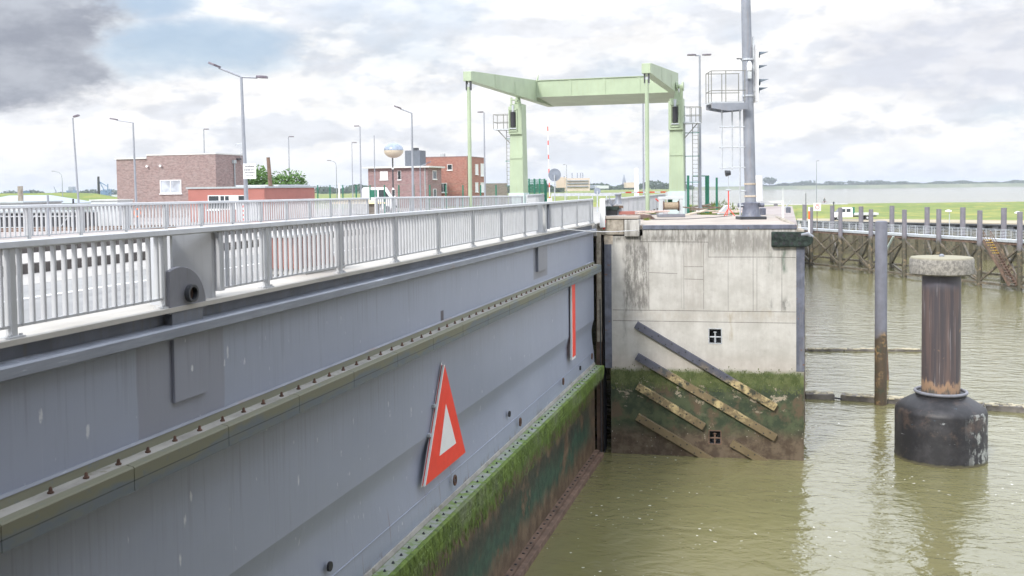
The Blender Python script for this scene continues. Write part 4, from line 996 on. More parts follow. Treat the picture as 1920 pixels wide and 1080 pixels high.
# white notice board with a red ring
q = spot(1532, 150, 5.9); t = thing('notice_board', 'white notice board with red symbol on a post beside the jetty', 'sign', q)
MB().tube([q, q+Z1*3.2], .05, 8).build('pole', 'rustbrown', t); MB().ob(q+Z1*3.75-F0*.06, R0*.55, F0*.03, Z1*.6).build('board', 'signwhite', t)
mb = MB(); c_ = q+Z1*3.72-F0*.10
mb.tube([c_+R0*math.cos(a_)*.28+Z1*math.sin(a_)*.28 for a_ in [i*math.pi/8 for i in range(17)]], .05, 6, False); mb.bar(c_+R0*-.3+Z1*.42, c_+R0*.3+Z1*.42, .04, .06); mb.build('red_ring', 'redbright', t)
q = spot(1517, 146, ZJ); t = thing('marker_post', 'orange and white marker post between two piles at the left end of the jetty', 'post', q)
MB().tube([q, q+Z1*2.0], .13, 8).build('white_part', 'white', t); MB().tube([q+Z1*2.002, q+Z1*3.2], .13, 8).build('orange_part', 'orange', t); MB().tube([q+Z1*3.202, q+Z1*3.8], .13, 8).build('white_part', 'white', t)
# ------------------------------------------------------------------ truck
def truck(o, L_):
    t = thing('flatbed_truck', 'white crew cab flatbed truck parked on the grass behind the jetty', 'truck', o)
    a, n_ = -R0, F0                      # nose to the left
    def pt(x_, y_, z_): return Vector(o)+R0*x_+F0*y_+Z1*z_
    cabp = [(-4.4, .55), (-4.45, 1.15), (-3.7, 1.45), (-2.7, 2.35), (-2.3, 2.45), (-.75, 2.45), (-.65, 2.3), (-.65, .55)]
    MB().prism([pt(x_, -1., z_) for x_, z_ in cabp], F0*2.0).build('cab', 'white', t, bevel=.05)
    MB().prism([pt(x_, -1.012, z_) for x_, z_ in ((-3.25, 1.55), (-2.65, 2.2), (-2.1, 2.2), (-2.1, 1.55))], F0*.02).build('window', 'glass', t)
    MB().prism([pt(x_, -1.012, z_) for x_, z_ in ((-1.9, 1.55), (-1.9, 2.2), (-1.1, 2.2), (-1.1, 1.55))], F0*.02).build('window', 'glass', t)
    MB().prism([pt(x_, -.85, z_) for x_, z_ in ((-3.62, 1.53), (-2.76, 2.34), (-2.80, 2.36), (-3.67, 1.53))], F0*1.7).build('windscreen', 'glass', t)
    MB().ob(pt(-.45, 0, 1.9), R0*.18, F0*.95, Z1*.62).build('headboard', 'greenfence', t)
    MB().ob(pt(2.0, 0, 1.15), R0*2.4, F0*1.05, Z1*.22).build('flatbed', 'hut', t, bevel=.02)
    MB().ob(pt(0, 0, .72), R0*4.2, F0*.45, Z1*.12).build('chassis', 'darkmetal', t)
    for x_ in (-3.5, 2.2):
        for y_ in (-.88, .88):
            wh = sub(MB().tube([pt(x_, y_-.12, .42), pt(x_, y_+.12, .42)], .42, 18).build('wheel', 'black', t)); s_ = -1 if y_ < 0 else 1
            MB().tube([pt(x_, y_+s_*.121, .42), pt(x_, y_+s_*.13, .42)], .22, 12).build('rim', 'galv', wh)
    MB().ob(pt(-4.46, -.7, .95), R0*.03, F0*.15, Z1*.09).build('headlight', 'signwhite', t)
    MB().ob(pt(-4.40, 0, .55), R0*.08, F0*.95, Z1*.12).build('bumper', 'darkmetal', t)
truck(spot(1602, 196, 5.98), 9)
# ------------------------------------------------------------------ signal mast on the pier
q = onZ(1408, 411, ZP); mast = thing('signal_mast', 'tall grey steel mast on a dark bollard like foot carrying signal lamps and cameras', 'mast', q)
D_M = q.dot(F0); lean = -R0*.022
def mz(py): return ztop(1400, py, D_M)
top = 23.5
def mp(z_): return q+Z1*(z_-ZP)+lean*(z_-ZP)
MB().tube([mp(12.0), mp(16), mp(top)], [.31, .30, .255], 28).build('tube', 'mast', mast)
MB().ob(q+Z1*.08, R0*.72, F0*.62, Z1*.08).build('base_plate', 'darkmetal', mast, bevel=.02)
MB().lathe(q, [(.56, .16), (.50, .25), (.44, .62), (.47, .82), (.50, .9), (.30, .95)], 28).build('foot', 'steelblue', mast)
MB().tube([q-R0*.72+Z1*.78, q+R0*.72+Z1*.78], .12, 14).build('cross_arm', 'steelblue', mast)
# collars
for py in (112, 180, 345, 368):
    c_ = mp(mz(py)); MB().lathe(c_, [(.33, -.05), (.34, -.04), (.34, .04), (.33, .05)], 24).build('collar', 'galv' if py < 300 else 'woodpale', mast)
# backing board and signal heads to the right
zt1, zb1 = mz(84), mz(192); c_ = mp((zt1+zb1)/2)+R0*.42-F0*.1
MB().ob(c_, R0*.035, F0*.55, Z1*((zt1-zb1)/2)).build('backing_board', 'white', mast)
MB().ob(mp(mz(120))+R0*.33, R0*.05, F0*.06, Z1*1.5).build('mount_rail', 'galv', mast)
for py in (104, 128, 155, 170):
    z_ = mz(py); c_ = mp(z_)+R0*.47-F0*(.15 if py in (104, 155) else -.1)
    hd = sub(MB().tube([c_, c_+R0*.16], [.20, .17], 14).build('signal_head', 'signalgrey', mast))
    pts = []; n = 10; vs = []; fs = []
    for i, (x_, r_) in enumerate(((.12, .20), (.62, .20))):
        for k in range(n+1):
            a_ = math.pi*k/n; dr = 0 if i == 0 else .0
            vs.append(c_+R0*(x_ if i == 0 else .16+.50*math.sin(a_))+F0*math.cos(a_)*r_+Z1*(math.sin(a_)*r_*.9))
    vs += [v-(Z1*.012) for v in vs]
    m_ = 2*(n+1)
    for k in range(n): fs += [(k, k+1, n+2+k, n+1+k), (m_+k, m_+n+1+k, m_+n+2+k, m_+k+1)]
    MB().add(vs, fs).build('hood', 'signalgrey', hd)
for (dx_, py, w_) in ((-.62, 111, .10),):
    c_ = mp(mz(py)); cm = sub(MB().bar(c_-R0*.3-F0*.1, c_-R0*.62-F0*.25, .06, .06).build('camera_arm', 'darkmetal', mast))
    MB().bar(c_-R0*.5-F0*.28-Z1*.10, c_-R0*.88-F0*.42-Z1*.22, .14, .14).build('camera_body', 'white', cm)
c_ = mp(mz(125))-F0*.42+R0*.02; MB().lathe(c_, [(.06, -.30), (.13, -.25), (.15, 0), (.10, .18), (.04, .25)], 14).build('loudspeaker', 'white', mast)
MB().ob(c_-Z1*.5, R0*.10, F0*.06, Z1*.2).build('junction_box', 'hut', mast)
# platform and cage left of the mast
zf, zr = mz(192), mz(135)
x0_, x1_ = -2.32, -.55
def pp(x_, y_, z_): return q+R0*x_+F0*y_+Z1*(z_-ZP)
plt = sub(MB().ob(pp((x0_+x1_)/2, 0, zf-.04), R0*((x1_-x0_)/2), F0*.75, Z1*.04).build('platform', 'galv', mast))
MB().prism([pp(x0_, -.76, zf-.08), pp(x1_+.2, -.76, zf-.08), pp(x1_+.2, -.76, zf-.42), pp(x0_+.9, -.76, zf-.5), pp(x0_+.0, -.76, zf-.34)], F0*.05).build('side_girder', 'mast', plt)
MB().prism([pp(x0_, .76, zf-.08), pp(x1_+.2, .76, zf-.08), pp(x1_+.2, .76, zf-.42), pp(x0_+.9, .76, zf-.5), pp(x0_+.0, .76, zf-.34)], F0*-.05).build('side_girder', 'mast', plt)
mb = MB()
for z_ in (zf+.6, zr):
    for (a_, b_) in (((x0_, -.75), (x1_+.1, -.75)), ((x0_, .75), (x1_+.1, .75)), ((x0_, -.75), (x0_, .75))): mb.tube([pp(*a_, z_), pp(*b_, z_)], .022, 6)
for (x_, y_) in ((x0_, -.75), (x0_, .75), (x0_, 0), ((x0_+x1_)/2-.1, -.75), ((x0_+x1_)/2, .75), (x1_+.05, -.75), (x1_+.05, .75)): mb.tube([pp(x_, y_, zf), pp(x_, y_, zr)], .025, 6)
mb.build('platform_railing', 'darkgalv' if True else 'galv', plt)
mb = MB()
for x_, zlo in ((-1.62, mz(318)), (-1.05, mz(318)), (-.62, mz(405))): mb.tube([pp(x_, -.1, zlo), pp(x_, -.1, zf-.3)], .042, 8)
mb.build('ladder_stile', 'galv', mast)
for py in (238, 276, 314): MB().tube([pp(-1.75, -.1, mz(py)), pp(-.25, -.1, mz(py))], .035, 8).build('ladder_hoop', 'galv', mast)
for py in (358, 385): MB().tube([pp(-.66, -.1, mz(py)), pp(-.2, -.1, mz(py))], .04, 8).build('stay_bar', 'galv', mast)
# red tripod with floodlight in front
q = onZ(1366, 405, ZP); t = thing('tripod_floodlight', 'red tripod with a small round floodlight left of the signal mast', 'floodlight', q)
MB().tube([q+Z1*.45, q+Z1*1.55], .035, 8).build('pole', 'redbright', t); MB().tube([q+Z1*1.55, q+Z1*2.55], .022, 8).build('upper_pole', 'galv', t)
for a_ in (0, 2.1, 4.2): MB().tube([q+Z1*.5, q+R0*.38*math.cos(a_)+F0*.38*math.sin(a_)], .028, 8).build('leg', 'redbright', t)
MB().tube([q+Z1*2.62-R0*.18, q+Z1*2.66+R0*.12], [.20, .14], 14).build('lamp_head', 'darkmetal', t)
MB().tube([q+Z1*1.6-R0*.16, q+Z1*1.6+R0*.16], .05, 6).build('cable_hook', 'galv', t)
# ------------------------------------------------------------------ drawbridge gantry
PHI = math.atan((1500-960)/FP); ga = F0*math.cos(PHI)+R0*math.sin(PHI); gl = R0*math.cos(PHI)-F0*math.sin(PHI)
CLp, CRp = onD(974, 76.5, 0), onD(1271, 73.2, 0)
gan = thing('bridge_portal', 'pale green drawbridge portal with two columns, balance arms and a deep cross beam', 'bridge portal', (CLp+CRp)/2+Z1*ZP)
ZT = HCAM+6.35
for side, c0, ao in (('L', CLp, .27), ('R', CRp, -.36)):
    col_ = MB(); vs = []
    for (z_, w_, d_) in ((ZP-.4, .56, .74), (ZT-2.0, .48, .62), (ZT, .47, .60)):
        for (i, j) in ((-1, -1), (1, -1), (1, 1), (-1, 1)): vs.append(c0+gl*w_*i+ga*d_*j+Z1*z_)
    fs = [(3, 2, 1, 0)]+[(r_*4+k, r_*4+(k+1) % 4, r_*4+4+(k+1) % 4, r_*4+4+k) for r_ in range(2) for k in range(4)]+[(8, 9, 10, 11)]
    column = sub(col_.add(vs, fs).build('column', 'green', gan))
    MB().ob(c0+Z1*(ZP+.55), gl*.60, ga*.78, Z1*.95).build('column_base', 'greenpale', column)
    # bearing housing with dark actuator
    fz = ZT-1.25
    MB().ob(c0-ga*.69+Z1*fz-gl*.02, gl*.52, ga*.14, Z1*1.05).build('housing_plate', 'green', column, bevel=.02)
    dh = -.16 if side == 'L' else -.05
    mb = MB(); o_ = c0-ga*.86+gl*dh+Z1*fz
    for x_ in (-.30, .30): mb.ob(o_+gl*x_, gl*.035, ga*.06, Z1*.82)
    for z_ in (-.8, .8): mb.ob(o_+Z1*z_, gl*.335, ga*.06, Z1*.05)
    mb.build('housing_frame', 'green', column)
    ac = sub(MB().tube([o_-Z1*.5, o_+Z1*.62], .20, 16).build('actuator', 'black', column))
    MB().tube([o_+Z1*.64, o_+Z1*1.15], .10, 10).build('actuator_rod', 'galv', ac)
    MB().ob(o_-Z1*.62, gl*.26, ga*.10, Z1*.04).build('actuator_clamp', 'galv', ac)
    MB().prism([c0+gl*-.22+Z1*ZT-ga*.2, c0+gl*.22+Z1*ZT-ga*.2, c0+gl*.10+Z1*(ZT+.62)-ga*.2, c0+gl*-.10+Z1*(ZT+.62)-ga*.2], ga*.4).build('pivot_bracket', 'green', column)
    # arm
    pr_ = [(-12.9, 7.46), (-12.9, 6.86), (9.4, 6.86), (9.4, 8.50), (3.6, 8.54), (-12.4, 7.52)]
    wA = .27; c1 = c0; c0 = c0+gl*ao
    if side == 'R': pr_ = [(-12.9, 7.46), (-12.9, 6.86), (1.6, 6.86), (1.6, 8.40), (-12.4, 7.52)]
    arm = sub(MB().prism([c0+ga*t_+Z1*(HCAM+z_)-gl*wA for (t_, z_) in pr_], gl*2*wA).build('balance_arm', 'green', gan, bevel=.015))
    mb = MB()
    for s_ in (-1, 1): mb.ob(c0+ga*-12.6+gl*.13*s_+Z1*(HCAM+6.60), gl*.03, ga*.14, Z1*.3)
    mb.build('hanger_fork', 'darkmetal', arm)
    zb_ = ZD-.1
    MB().tube([c0+ga*-12.6+Z1*(HCAM+6.5), c0+ga*-12.6+Z1*zb_], .125, 14).build('hanger_rod', 'green', gan)
    MB().ob(c0+ga*-12.6+Z1*(HCAM+6.45), gl*.15, ga*.06, Z1*.22).build('rod_eye', 'galv', gan)
cl, cr = CLp+gl*(.27+.275), CRp-gl*(.36+.275)
cr2 = CRp-gl*1.05
cb = [(3.6, 8.50), (3.6, 7.20), (9.35, 6.87), (9.35, 8.45)]
mb = MB(); vs = [cl+ga*t_+Z1*(HCAM+z_) for t_, z_ in cb]+[(cr if t_ < 5 else cr2)+ga*t_+Z1*(HCAM+z_) for t_, z_ in cb]
mb.add(vs, [(0, 1, 2, 3), (7, 6, 5, 4)]+[(i, 4+i, 4+(i+1) % 4, (i+1) % 4) for i in range(4)]); cbm = sub(mb.build('cross_beam', 'green', gan))
MB().bar(cl+ga*3.57+Z1*(HCAM+7.20), cr+ga*3.57+Z1*(HCAM+7.20), .10, .05).build('lower_flange', 'green', cbm)
MB().bar(cl+ga*3.57+Z1*(HCAM+8.50), cr+ga*3.57+Z1*(HCAM+8.50), .12, .05).build('upper_flange', 'green', cbm)
mb = MB(); mb.prism([cl+ga*3.5+Z1*(HCAM+7.1), cl+ga*3.5+Z1*(HCAM+8.5), cl+ga*3.62+Z1*(HCAM+9.0)+gl*.12, cl+ga*3.7+Z1*(HCAM+8.5)+gl*.05, cl+ga*3.7+Z1*(HCAM+7.1)], gl*.06); mb.build('stiffener_fin', 'green', cbm)
mb = MB(); c_ = CRp+Z1*(HCAM+7.0)
mb.tube([CRp+gl*-.2+Z1*(HCAM+7.25), CRp+gl*.42+Z1*(HCAM+7.25)], .15, 14); mb.tube([CRp+gl*-.02+Z1*(HCAM+7.25), CRp+gl*.08+Z1*(HCAM+7.25)], .36, 18); mb.tube([CRp+gl*.36+Z1*(HCAM+7.25), CRp+gl*.48+Z1*(HCAM+7.25)], .34, 18); mb.ob(CRp+gl*.30+Z1*(HCAM+6.75), gl*.12, ga*.16, Z1*.5); mb.build('pivot_shaft', 'green', gan)
mb = MB(); mb.tube([CLp+gl*-.3+Z1*(ZT+.35)-ga*.6, CLp+gl*.35+Z1*(ZT+.15)-ga*.6], .07, 10); mb.ob(CLp-gl*.35+Z1*(ZT+.2)-ga*.62, gl*.06, ga*.05, Z1*.3); mb.build('pivot_lever', 'green', gan)
# bolted splice plates on arms, columns and cross beam
for c0, ao in ((CLp, .27), (CRp, -.36)):
    for t_ in (-7.5, -2.5):
        o_ = c0+gl*ao+ga*t_+gl*.272+Z1*(HCAM+7.40); 
        pl_ = sub(MB().ob(o_, gl*.012, ga*.2, Z1*.42).build('splice_plate', 'green', gan))
    for z_ in (ZP+4.2,):
        MB().ob(c0-ga*.70+Z1*z_, gl*.50, ga*.02, Z1*.10).build('splice_band', 'green', gan)
for f_ in (.25, .5, .75):
    c_ = cl.lerp(cr, f_)+ga*3.58+Z1*(HCAM+7.85); MB().ob(c_, gl*.10, ga*.02, Z1*.62).build('splice_plate', 'green', gan)
mb = MB(); mb.tube([CRp+gl*.57+ga*.3+Z1*ZP, CRp+gl*.52+ga*.3+Z1*(ZT-.5)], .03, 6); mb.build('cable_conduit', 'galv', gan)
# platforms and ladders beside the columns
def caged(c0, sgn, mat, lab, zpl, w_=1.25):
    o = c0+gl*sgn*.55; t = thing('service_platform', lab, 'service platform', o+Z1*ZP, 'service platforms beside the green columns')
    MB().ob(o+gl*sgn*w_/2+Z1*zpl-ga*.1, gl*w_/2, ga*.55, Z1*.05).build('floor_grating', 'galv', t)
    mb = MB()
    def q_(a_, b_, z_): return o+gl*sgn*a_+ga*b_+Z1*z_
    for z_ in (zpl+.55, zpl+1.15):
        mb.tube([q_(.05, -.6, z_), q_(w_, -.6, z_)], .022, 6); mb.tube([q_(w_, -.6, z_), q_(w_, .45, z_)], .022, 6); mb.tube([q_(.05, .45, z_), q_(w_, .45, z_)], .022, 6)
    for (a_, b_) in ((w_, -.6), (w_, .45), (.45, -.6), (.45, .45), (.75, .45)): mb.tube([q_(a_, b_, zpl), q_(a_, b_, zpl+1.15)], .024, 6)
    mb.build('platform_railing', mat, t)
    mb = MB(); mb.bar(q_(w_*.8, -.2, zpl-.05), q_(0, -.2, zpl-1.1), .06, .06); mb.build('support_brace', mat, t)
    l0, l1 = (.12, .42) if sgn < 0 else (.55, .95)
    mb = MB()
    for a_ in (l0, l1): mb.tube([q_(a_, .1, ZP), q_(a_, .1, zpl)], .025, 6)
    for i in range(int((zpl-ZP)/.3)): mb.tube([q_(l0, .1, ZP+.15+i*.3), q_(l1, .1, ZP+.15+i*.3)], .014, 5)
    mb.build('ladder', mat, t)
    for z_ in (zpl-.7, zpl-2.4, zpl-4.3): MB().bar(q_(0, .05, z_), q_(l1+.1, .05, z_), .05, .05).build('ladder_bracket', 'darkgreen' if True else mat, t)
caged(CLp, -1, 'darkgalv', 'galvanised platform with railing and ladder left of the left green column', HCAM+4.45, 1.25)
caged(CRp, 1, 'darkgalv', 'galvanised platform with railing and ladder right of the right green column', HCAM+4.55, 1.15)
# ------------------------------------------------------------------ street lamps
def lamp(px, D, zb, py_top, kind, lab, arms=(), r0=.09, leanpx=0, mat='lamppole', nm='street_lamp', cat='street lamp', grp='street lamps along the lock roads'):
    b = spot(px, D, zb); zt = ztop(px, py_top, D); top = Vector((b.x, b.y, zt))+R0*(leanpx*D/FP)
    t = thing(nm, lab, cat, b, grp)
    MB().tube([b, b.lerp(top, .3), top], [r0, r0*.85, r0*.55], 10).build('pole', mat, t)
    for (ax, ay, hl) in arms:           # arm tip offset in metres, head length
        tip = top+R0*ax+Z1*ay
        d_ = (tip-top).normalized()
        if kind == 'curved':
            pts = [top, top+Z1*abs(ax)*.5+R0*ax*.08, top+Z1*abs(ax)*.85+R0*ax*.4, top+Z1*abs(ax)*.98+R0*ax]
            MB().tube(pts, [r0*.5]*4, 8).build('arm', mat, t); tip = pts[-1]; d_ = (R0*ax).normalized()
        elif abs(ax) > .3: MB().tube([top, tip], r0*.42, 8).build('arm', mat, t)
        hd = MB(); s_ = d_; n_ = F0; up_ = s_.cross(n_); up_ = up_ if up_.z > 0 else -up_
        hd.prism([tip-s_*.05-n_*.09, tip+s_*hl*.4-n_*.22, tip+s_*hl-n_*.17, tip+s_*hl+n_*.17, tip+s_*hl*.4+n_*.22, tip-s_*.05+n_*.09], up_*.10)
        hd.build('lamp_head', 'lamphead', t, bevel=.015)
    return t
def arm(dxpx, dypx, D, hl=.45): return (dxpx*D/FP, -dypx*D/FP, hl)
lamp(464, 46, 11.4, 144, 'flat', 'tall double armed street lamp carrying the white text board', (arm(-41, -17, 46, .5), arm(30, 2, 46, .45)), .11, -5)
lamp(257, 75, 10.43, 230, 'flat', 'street lamp with long left arm in front of the brown brick building', (arm(-30, -5, 75, .5),), .10, -2)
lamp(151, 69, 10.43, 221, 'flat', 'leaning street lamp with short right head, left of the brown brick building', (arm(3, -1, 69, .35),), .08, -8)
lamp(386, 113, 10.43, 243, 'flat', 'street lamp rising behind the roof of the brown brick building', (arm(1, 0, 113, .5),), .085)
lamp(544, 128, 10.43, 257, 'flat', 'slim street lamp behind the tree and the red flat building', (arm(1, 0, 128, .6),), .09)
lamp(632, 155, 10.4, 312, 'curved', 'curved street lamp bending left beyond the green fence posts', (arm(-11, 0, 155, .5),), .09)
lamp(662, 140, 10.4, 268, 'flat', 'slender street lamp with short right head just left of a taller one', (arm(1, 0, 140, .6),), .08)
lamp(678, 104, 10.43, 237, 'flat', 'tall street lamp with short left head left of the flagpole', (arm(-2, 0, 104, .5),), .09)
lamp(775, 75, 11.3, 212, 'flat', 'tall street lamp with left arm standing in front of the brick building roof', (arm(-21, -8, 75, .5),), .11)
lamp(910, 93, 10.43, 211, 'flat', 'tall street lamp at the right end of the red brick building', (arm(-2, 0, 93, .5),), .10)
lamp(118, 205, 10.5, 335, 'curved', 'small curved street lamp bending left by the grass dike', (arm(-14, 0, 205, .5),), .11)
lamp(1313, 75, ZP, 104, 'flat', 'tall double headed street lamp right of the right green column', (arm(-8, 0, 75, .6), arm(6, 0, 75, .6)), .12, 0)
lamp(1063, 255, 8.5, 309, 'flat', 'small street lamp in front of the distant beige factory', (arm(-2, 0, 255, .7),), .12)
lamp(1531, 250, 6.4, 302, 'flat', 'thin lamp post on the shore right of the pier', (arm(0.3, 0, 250, .5),), .12)
lamp(789, 112, 10.43, 312, 'flat', 'low street lamp with right arm against the red brick wall', (arm(13, -5, 112, .5),), .08)
def pole(px, D, zb, py_top, r0, mat, lab, nm='pole', cat='pole', dx=0):
    b = spot(px, D, zb); zt = ztop(px, py_top, D)
    return tag(MB().tube([b, Vector((b.x, b.y, zt))+R0*dx], [r0, r0*.8], 10).build(nm, mat, None, b), lab, cat)
pole(704, 112, 10.43, 254, .06, 'lamppole', 'thin flagpole left of the mirrored ball', 'flagpole', 'flagpole')
pole(1207, 110, 10.4, 150, .10, 'lamppole', 'tall thin grey mast seen below the green cross beam', 'radio_mast', 'mast')
pole(1194, 125, 10.4, 315, .32, 'white', 'short thick white pillar left of the right hanger rod', 'white_pillar', 'pillar')
pole(508, 88, 13.0, 295, .19, 'rustbrown', 'leaning brown pipe rising behind the red flat building', 'flue_pipe', 'pipe', -.18)
pole(637, 100, 10.4, 344, .10, 'white', 'short white post left of the green fence posts', 'white_post', 'post')
pole(40, 98, 10.4, 349, .30, 'block', 'stumpy stone coloured chimney standing by the grey hall', 'chimney_stack', 'chimney')
pole(92, 62, 10.43, 366, .08, 'lamppole', 'short grey post behind the far railing at the left', 'short_post', 'post')
pole(139, 70, 10.43, 373, .08, 'darkmetal', 'short black post behind the far railing left of the hut', 'short_post', 'post')
pole(186, 330, 9, 331, .45, 'darkmetal', 'slim dark stack on the left horizon', 'smoke_stack', 'chimney')
# text board on the lamp
q = spot(468, 45.7, 13.0); c_ = at(468, 321, 45.7)
t = thing('text_board', 'small white board with four lines of grey writing fixed to the double lamp', 'sign', c_)
MB().ob(c_, R0*.29, F0*.015, Z1*.35).build('board', 'signwhite', t)
random.seed(5)
for i, (z_, h_, w_) in enumerate(((.22, .045, .22), (.06, .035, .25), (-.07, .04, .24), (-.20, .028, .17))):
    mb = MB(); x_ = -w_
    while x_ < w_:
        l_ = random.choice((.02, .03, .012, .026)); mb.ob(c_+R0*(x_+l_/2)+Z1*z_-F0*.018, R0*l_*.5, F0*.002, Z1*h_*random.choice((.6, 1, .6, .8))); x_ += l_+.013
    mb.build('text_line', 'ink', t)
# life ring
c_ = at(257.5, 399, 74.75); mb = MB(); mb.tube([c_+R0*math.cos(a_)*.20+Z1*math.sin(a_)*.28 for a_ in [i*math.pi/10 for i in range(21)]], .055, 8, False)
tag(mb.build('life_ring', 'orange', None, c_), 'orange life ring hanging on the lamp post behind the far railing', 'life ring')
# ------------------------------------------------------------------ buildings
gY, gX = Vector((0, 1, 0)), Vector((-1, 0, 0))       # away along the gate; left along the front
def window(wall, o, ax, nrm, w_, h_, bars=1, glass='glass', frame='white', sill=True):
    """o = lower left corner on the wall, ax = along wall, nrm = outwards"""
    fr = MB(); f_ = min(.07, w_*.07)
    fr.ob(o+ax*w_/2+Z1*(h_-f_/2)+nrm*.02, ax*w_/2, nrm*.05, Z1*f_/2); fr.ob(o+ax*w_/2+Z1*f_/2+nrm*.02, ax*w_/2, nrm*.05, Z1*f_/2)
    for k in range(bars+1): fr.ob(o+ax*(f_/2+(w_-f_)*k/max(1, bars))+Z1*h_/2+nrm*.018, ax*f_/2, nrm*.05, Z1*(h_/2-f_))
    w0 = sub(fr.build('window', frame, wall))
    MB().ob(o+ax*w_/2+Z1*h_/2+nrm*.012, ax*(w_/2-f_), nrm*.02, Z1*(h_/2-f_)).build('pane', glass, w0)
    if sill: MB().ob(o+ax*w_/2-Z1*.05+nrm*.06, ax*(w_/2+.08), nrm*.09, Z1*.05).build('sill', frame, w0)
def planehit(px, py, o, nrm): return onplane(px, py, Vector(o), Vector(nrm))
def winpx(wall, x0, y0, x1, y1, o, ax, nrm, **k):
    a = planehit(x0, y1, o, nrm); b = planehit(x1, y0, o, nrm); lo = a if (b-a).dot(ax) > 0 else b
    window(wall, Vector((lo.x, lo.y, a.z)), ax, nrm, abs((b-a).dot(ax)), b.z-a.z, **k)
# brown brick building
C1 = onD(407, 103, 0); zr_ = ztop(407, 289, 103); zg = 10.43
b1_ = thing('brick_building', 'windowed brown brick building with flat roof, largest at the left', 'building', C1+Z1*zg)
L1, L2 = 10.8, 5.6
MB().prism([C1+Z1*zg, C1+gX*(L1-2.6)+Z1*zg, C1+gX*(L1-2.6)+gY*L2+Z1*zg, C1+gY*L2+Z1*zg], Z1*(zr_-zg)).build('wall', 'brickbrown', b1_)
MB().prism([C1+gX*(L1-2.6)+gY*.1+Z1*zg, C1+gX*(L1+1.2)+gY*.1+Z1*zg, C1+gX*(L1+1.2)+gY*L2+Z1*zg, C1+gX*(L1-2.6)+gY*L2+Z1*zg], Z1*(zr_-zg-.32)).build('lower_wing', 'brickbrown', b1_)
for (s_, e_, z_) in ((-.06, L1-2.6, zr_), (L1-2.6, L1+1.26, zr_-.32)):
    MB().prism([C1+gX*s_-gY*.06+Z1*z_, C1+gX*e_-gY*.06+Z1*z_, C1+gX*e_+gY*(L2+.06)+Z1*z_, C1+gX*s_+gY*(L2+.06)+Z1*z_], Z1*.13).build('roof_edge', 'roofpale', b1_)
winpx(b1_, 301, 337, 340, 363, C1, gX, -gY, bars=2, glass='reflectpaint')
for px, py in ((278, 312), (303, 311)):
    c_ = planehit(px, py, C1, -gY); MB().tube([c_-gY*0, c_-gY*.3], [.06, .13], 10).build('wall_lamp', 'white', b1_)
c_ = planehit(438, 302, C1, X1); mb = MB(); mb.box(c_.x, c_.x+.22, c_.y-.3, c_.y+.2, c_.z-.25, c_.z+.1); mb.build('hopper', 'roofgrey', b1_)
MB().tube([c_+Vector((.1, 0, -.2)), Vector((c_.x+.1, c_.y, zg))], .07, 8).build('downpipe', 'roofgrey', b1_)
c_ = planehit(444, 299, C1, X1); MB().box(c_.x, c_.x+.25, c_.y-.1, c_.y+.5, c_.z-.05, c_.z+.12).build('outlet', 'darkmetal', b1_)
c_ = C1+gY*(L2-.8)+X1*.12
for dx_ in (0, .55):
    pts = [c_+gY*dx_+Z1*(zr_-1)] + [c_+gY*dx_+Z1*(zr_+1.0)] + [c_+gY*dx_-X1*(.35-.35*math.cos(a_))+Z1*(zr_+1.0+.3*math.sin(a_)) for a_ in (.6, 1.2, 1.6, 2.2, 2.9)]
    MB().tube(pts, .03, 6).build('roof_ladder', 'galv', b1_)
mb = MB()
for z_ in (.2, .5, .8): mb.tube([c_+Z1*(zr_+z_), c_+gY*.55+Z1*(zr_+z_)], .02, 6)
mb.build('roof_ladder', 'galv', b1_)
# red flat building
C2 = onD(497, 85, 0); zr_ = ztop(497, 352.5, 85)
b2_ = thing('flat_building', 'low red clad flat roofed building with a window band in front of the brown one', 'building', C2+Z1*zg)
MB().prism([C2+Z1*zg, C2+gX*7.4+Z1*zg, C2+gX*7.4+gY*9.4+Z1*zg, C2+gY*9.4+Z1*zg], Z1*(zr_-zg)).build('wall', 'redclad', b2_)
MB().prism([C2-gY*.12+X1*.12+Z1*zr_, C2+gX*7.55-gY*.12+Z1*zr_, C2+gX*7.55+gY*9.6+Z1*zr_, C2+gY*9.6+X1*.12+Z1*zr_], Z1*.15).build('roof_edge', 'roofgrey', b2_)
MB().prism([C2+gY*3+gX*.3+Z1*(zr_+.15), C2+gX*4.5+gY*3+Z1*(zr_+.15), C2+gX*4.5+gY*9+Z1*(zr_+.15), C2+gY*9+gX*.3+Z1*(zr_+.15)], Z1*.14).build('roof_light', 'boxgrey', b2_)
winpx(b2_, 391, 366, 412, 393, C2, gX, -gY, bars=1); winpx(b2_, 413, 366, 431, 393, C2, gX, -gY, bars=2, sill=False); winpx(b2_, 432, 366, 446, 393, C2, gX, -gY, bars=1, glass='curtain', sill=False); winpx(b2_, 447, 366, 461, 393, C2, gX, -gY, bars=1)
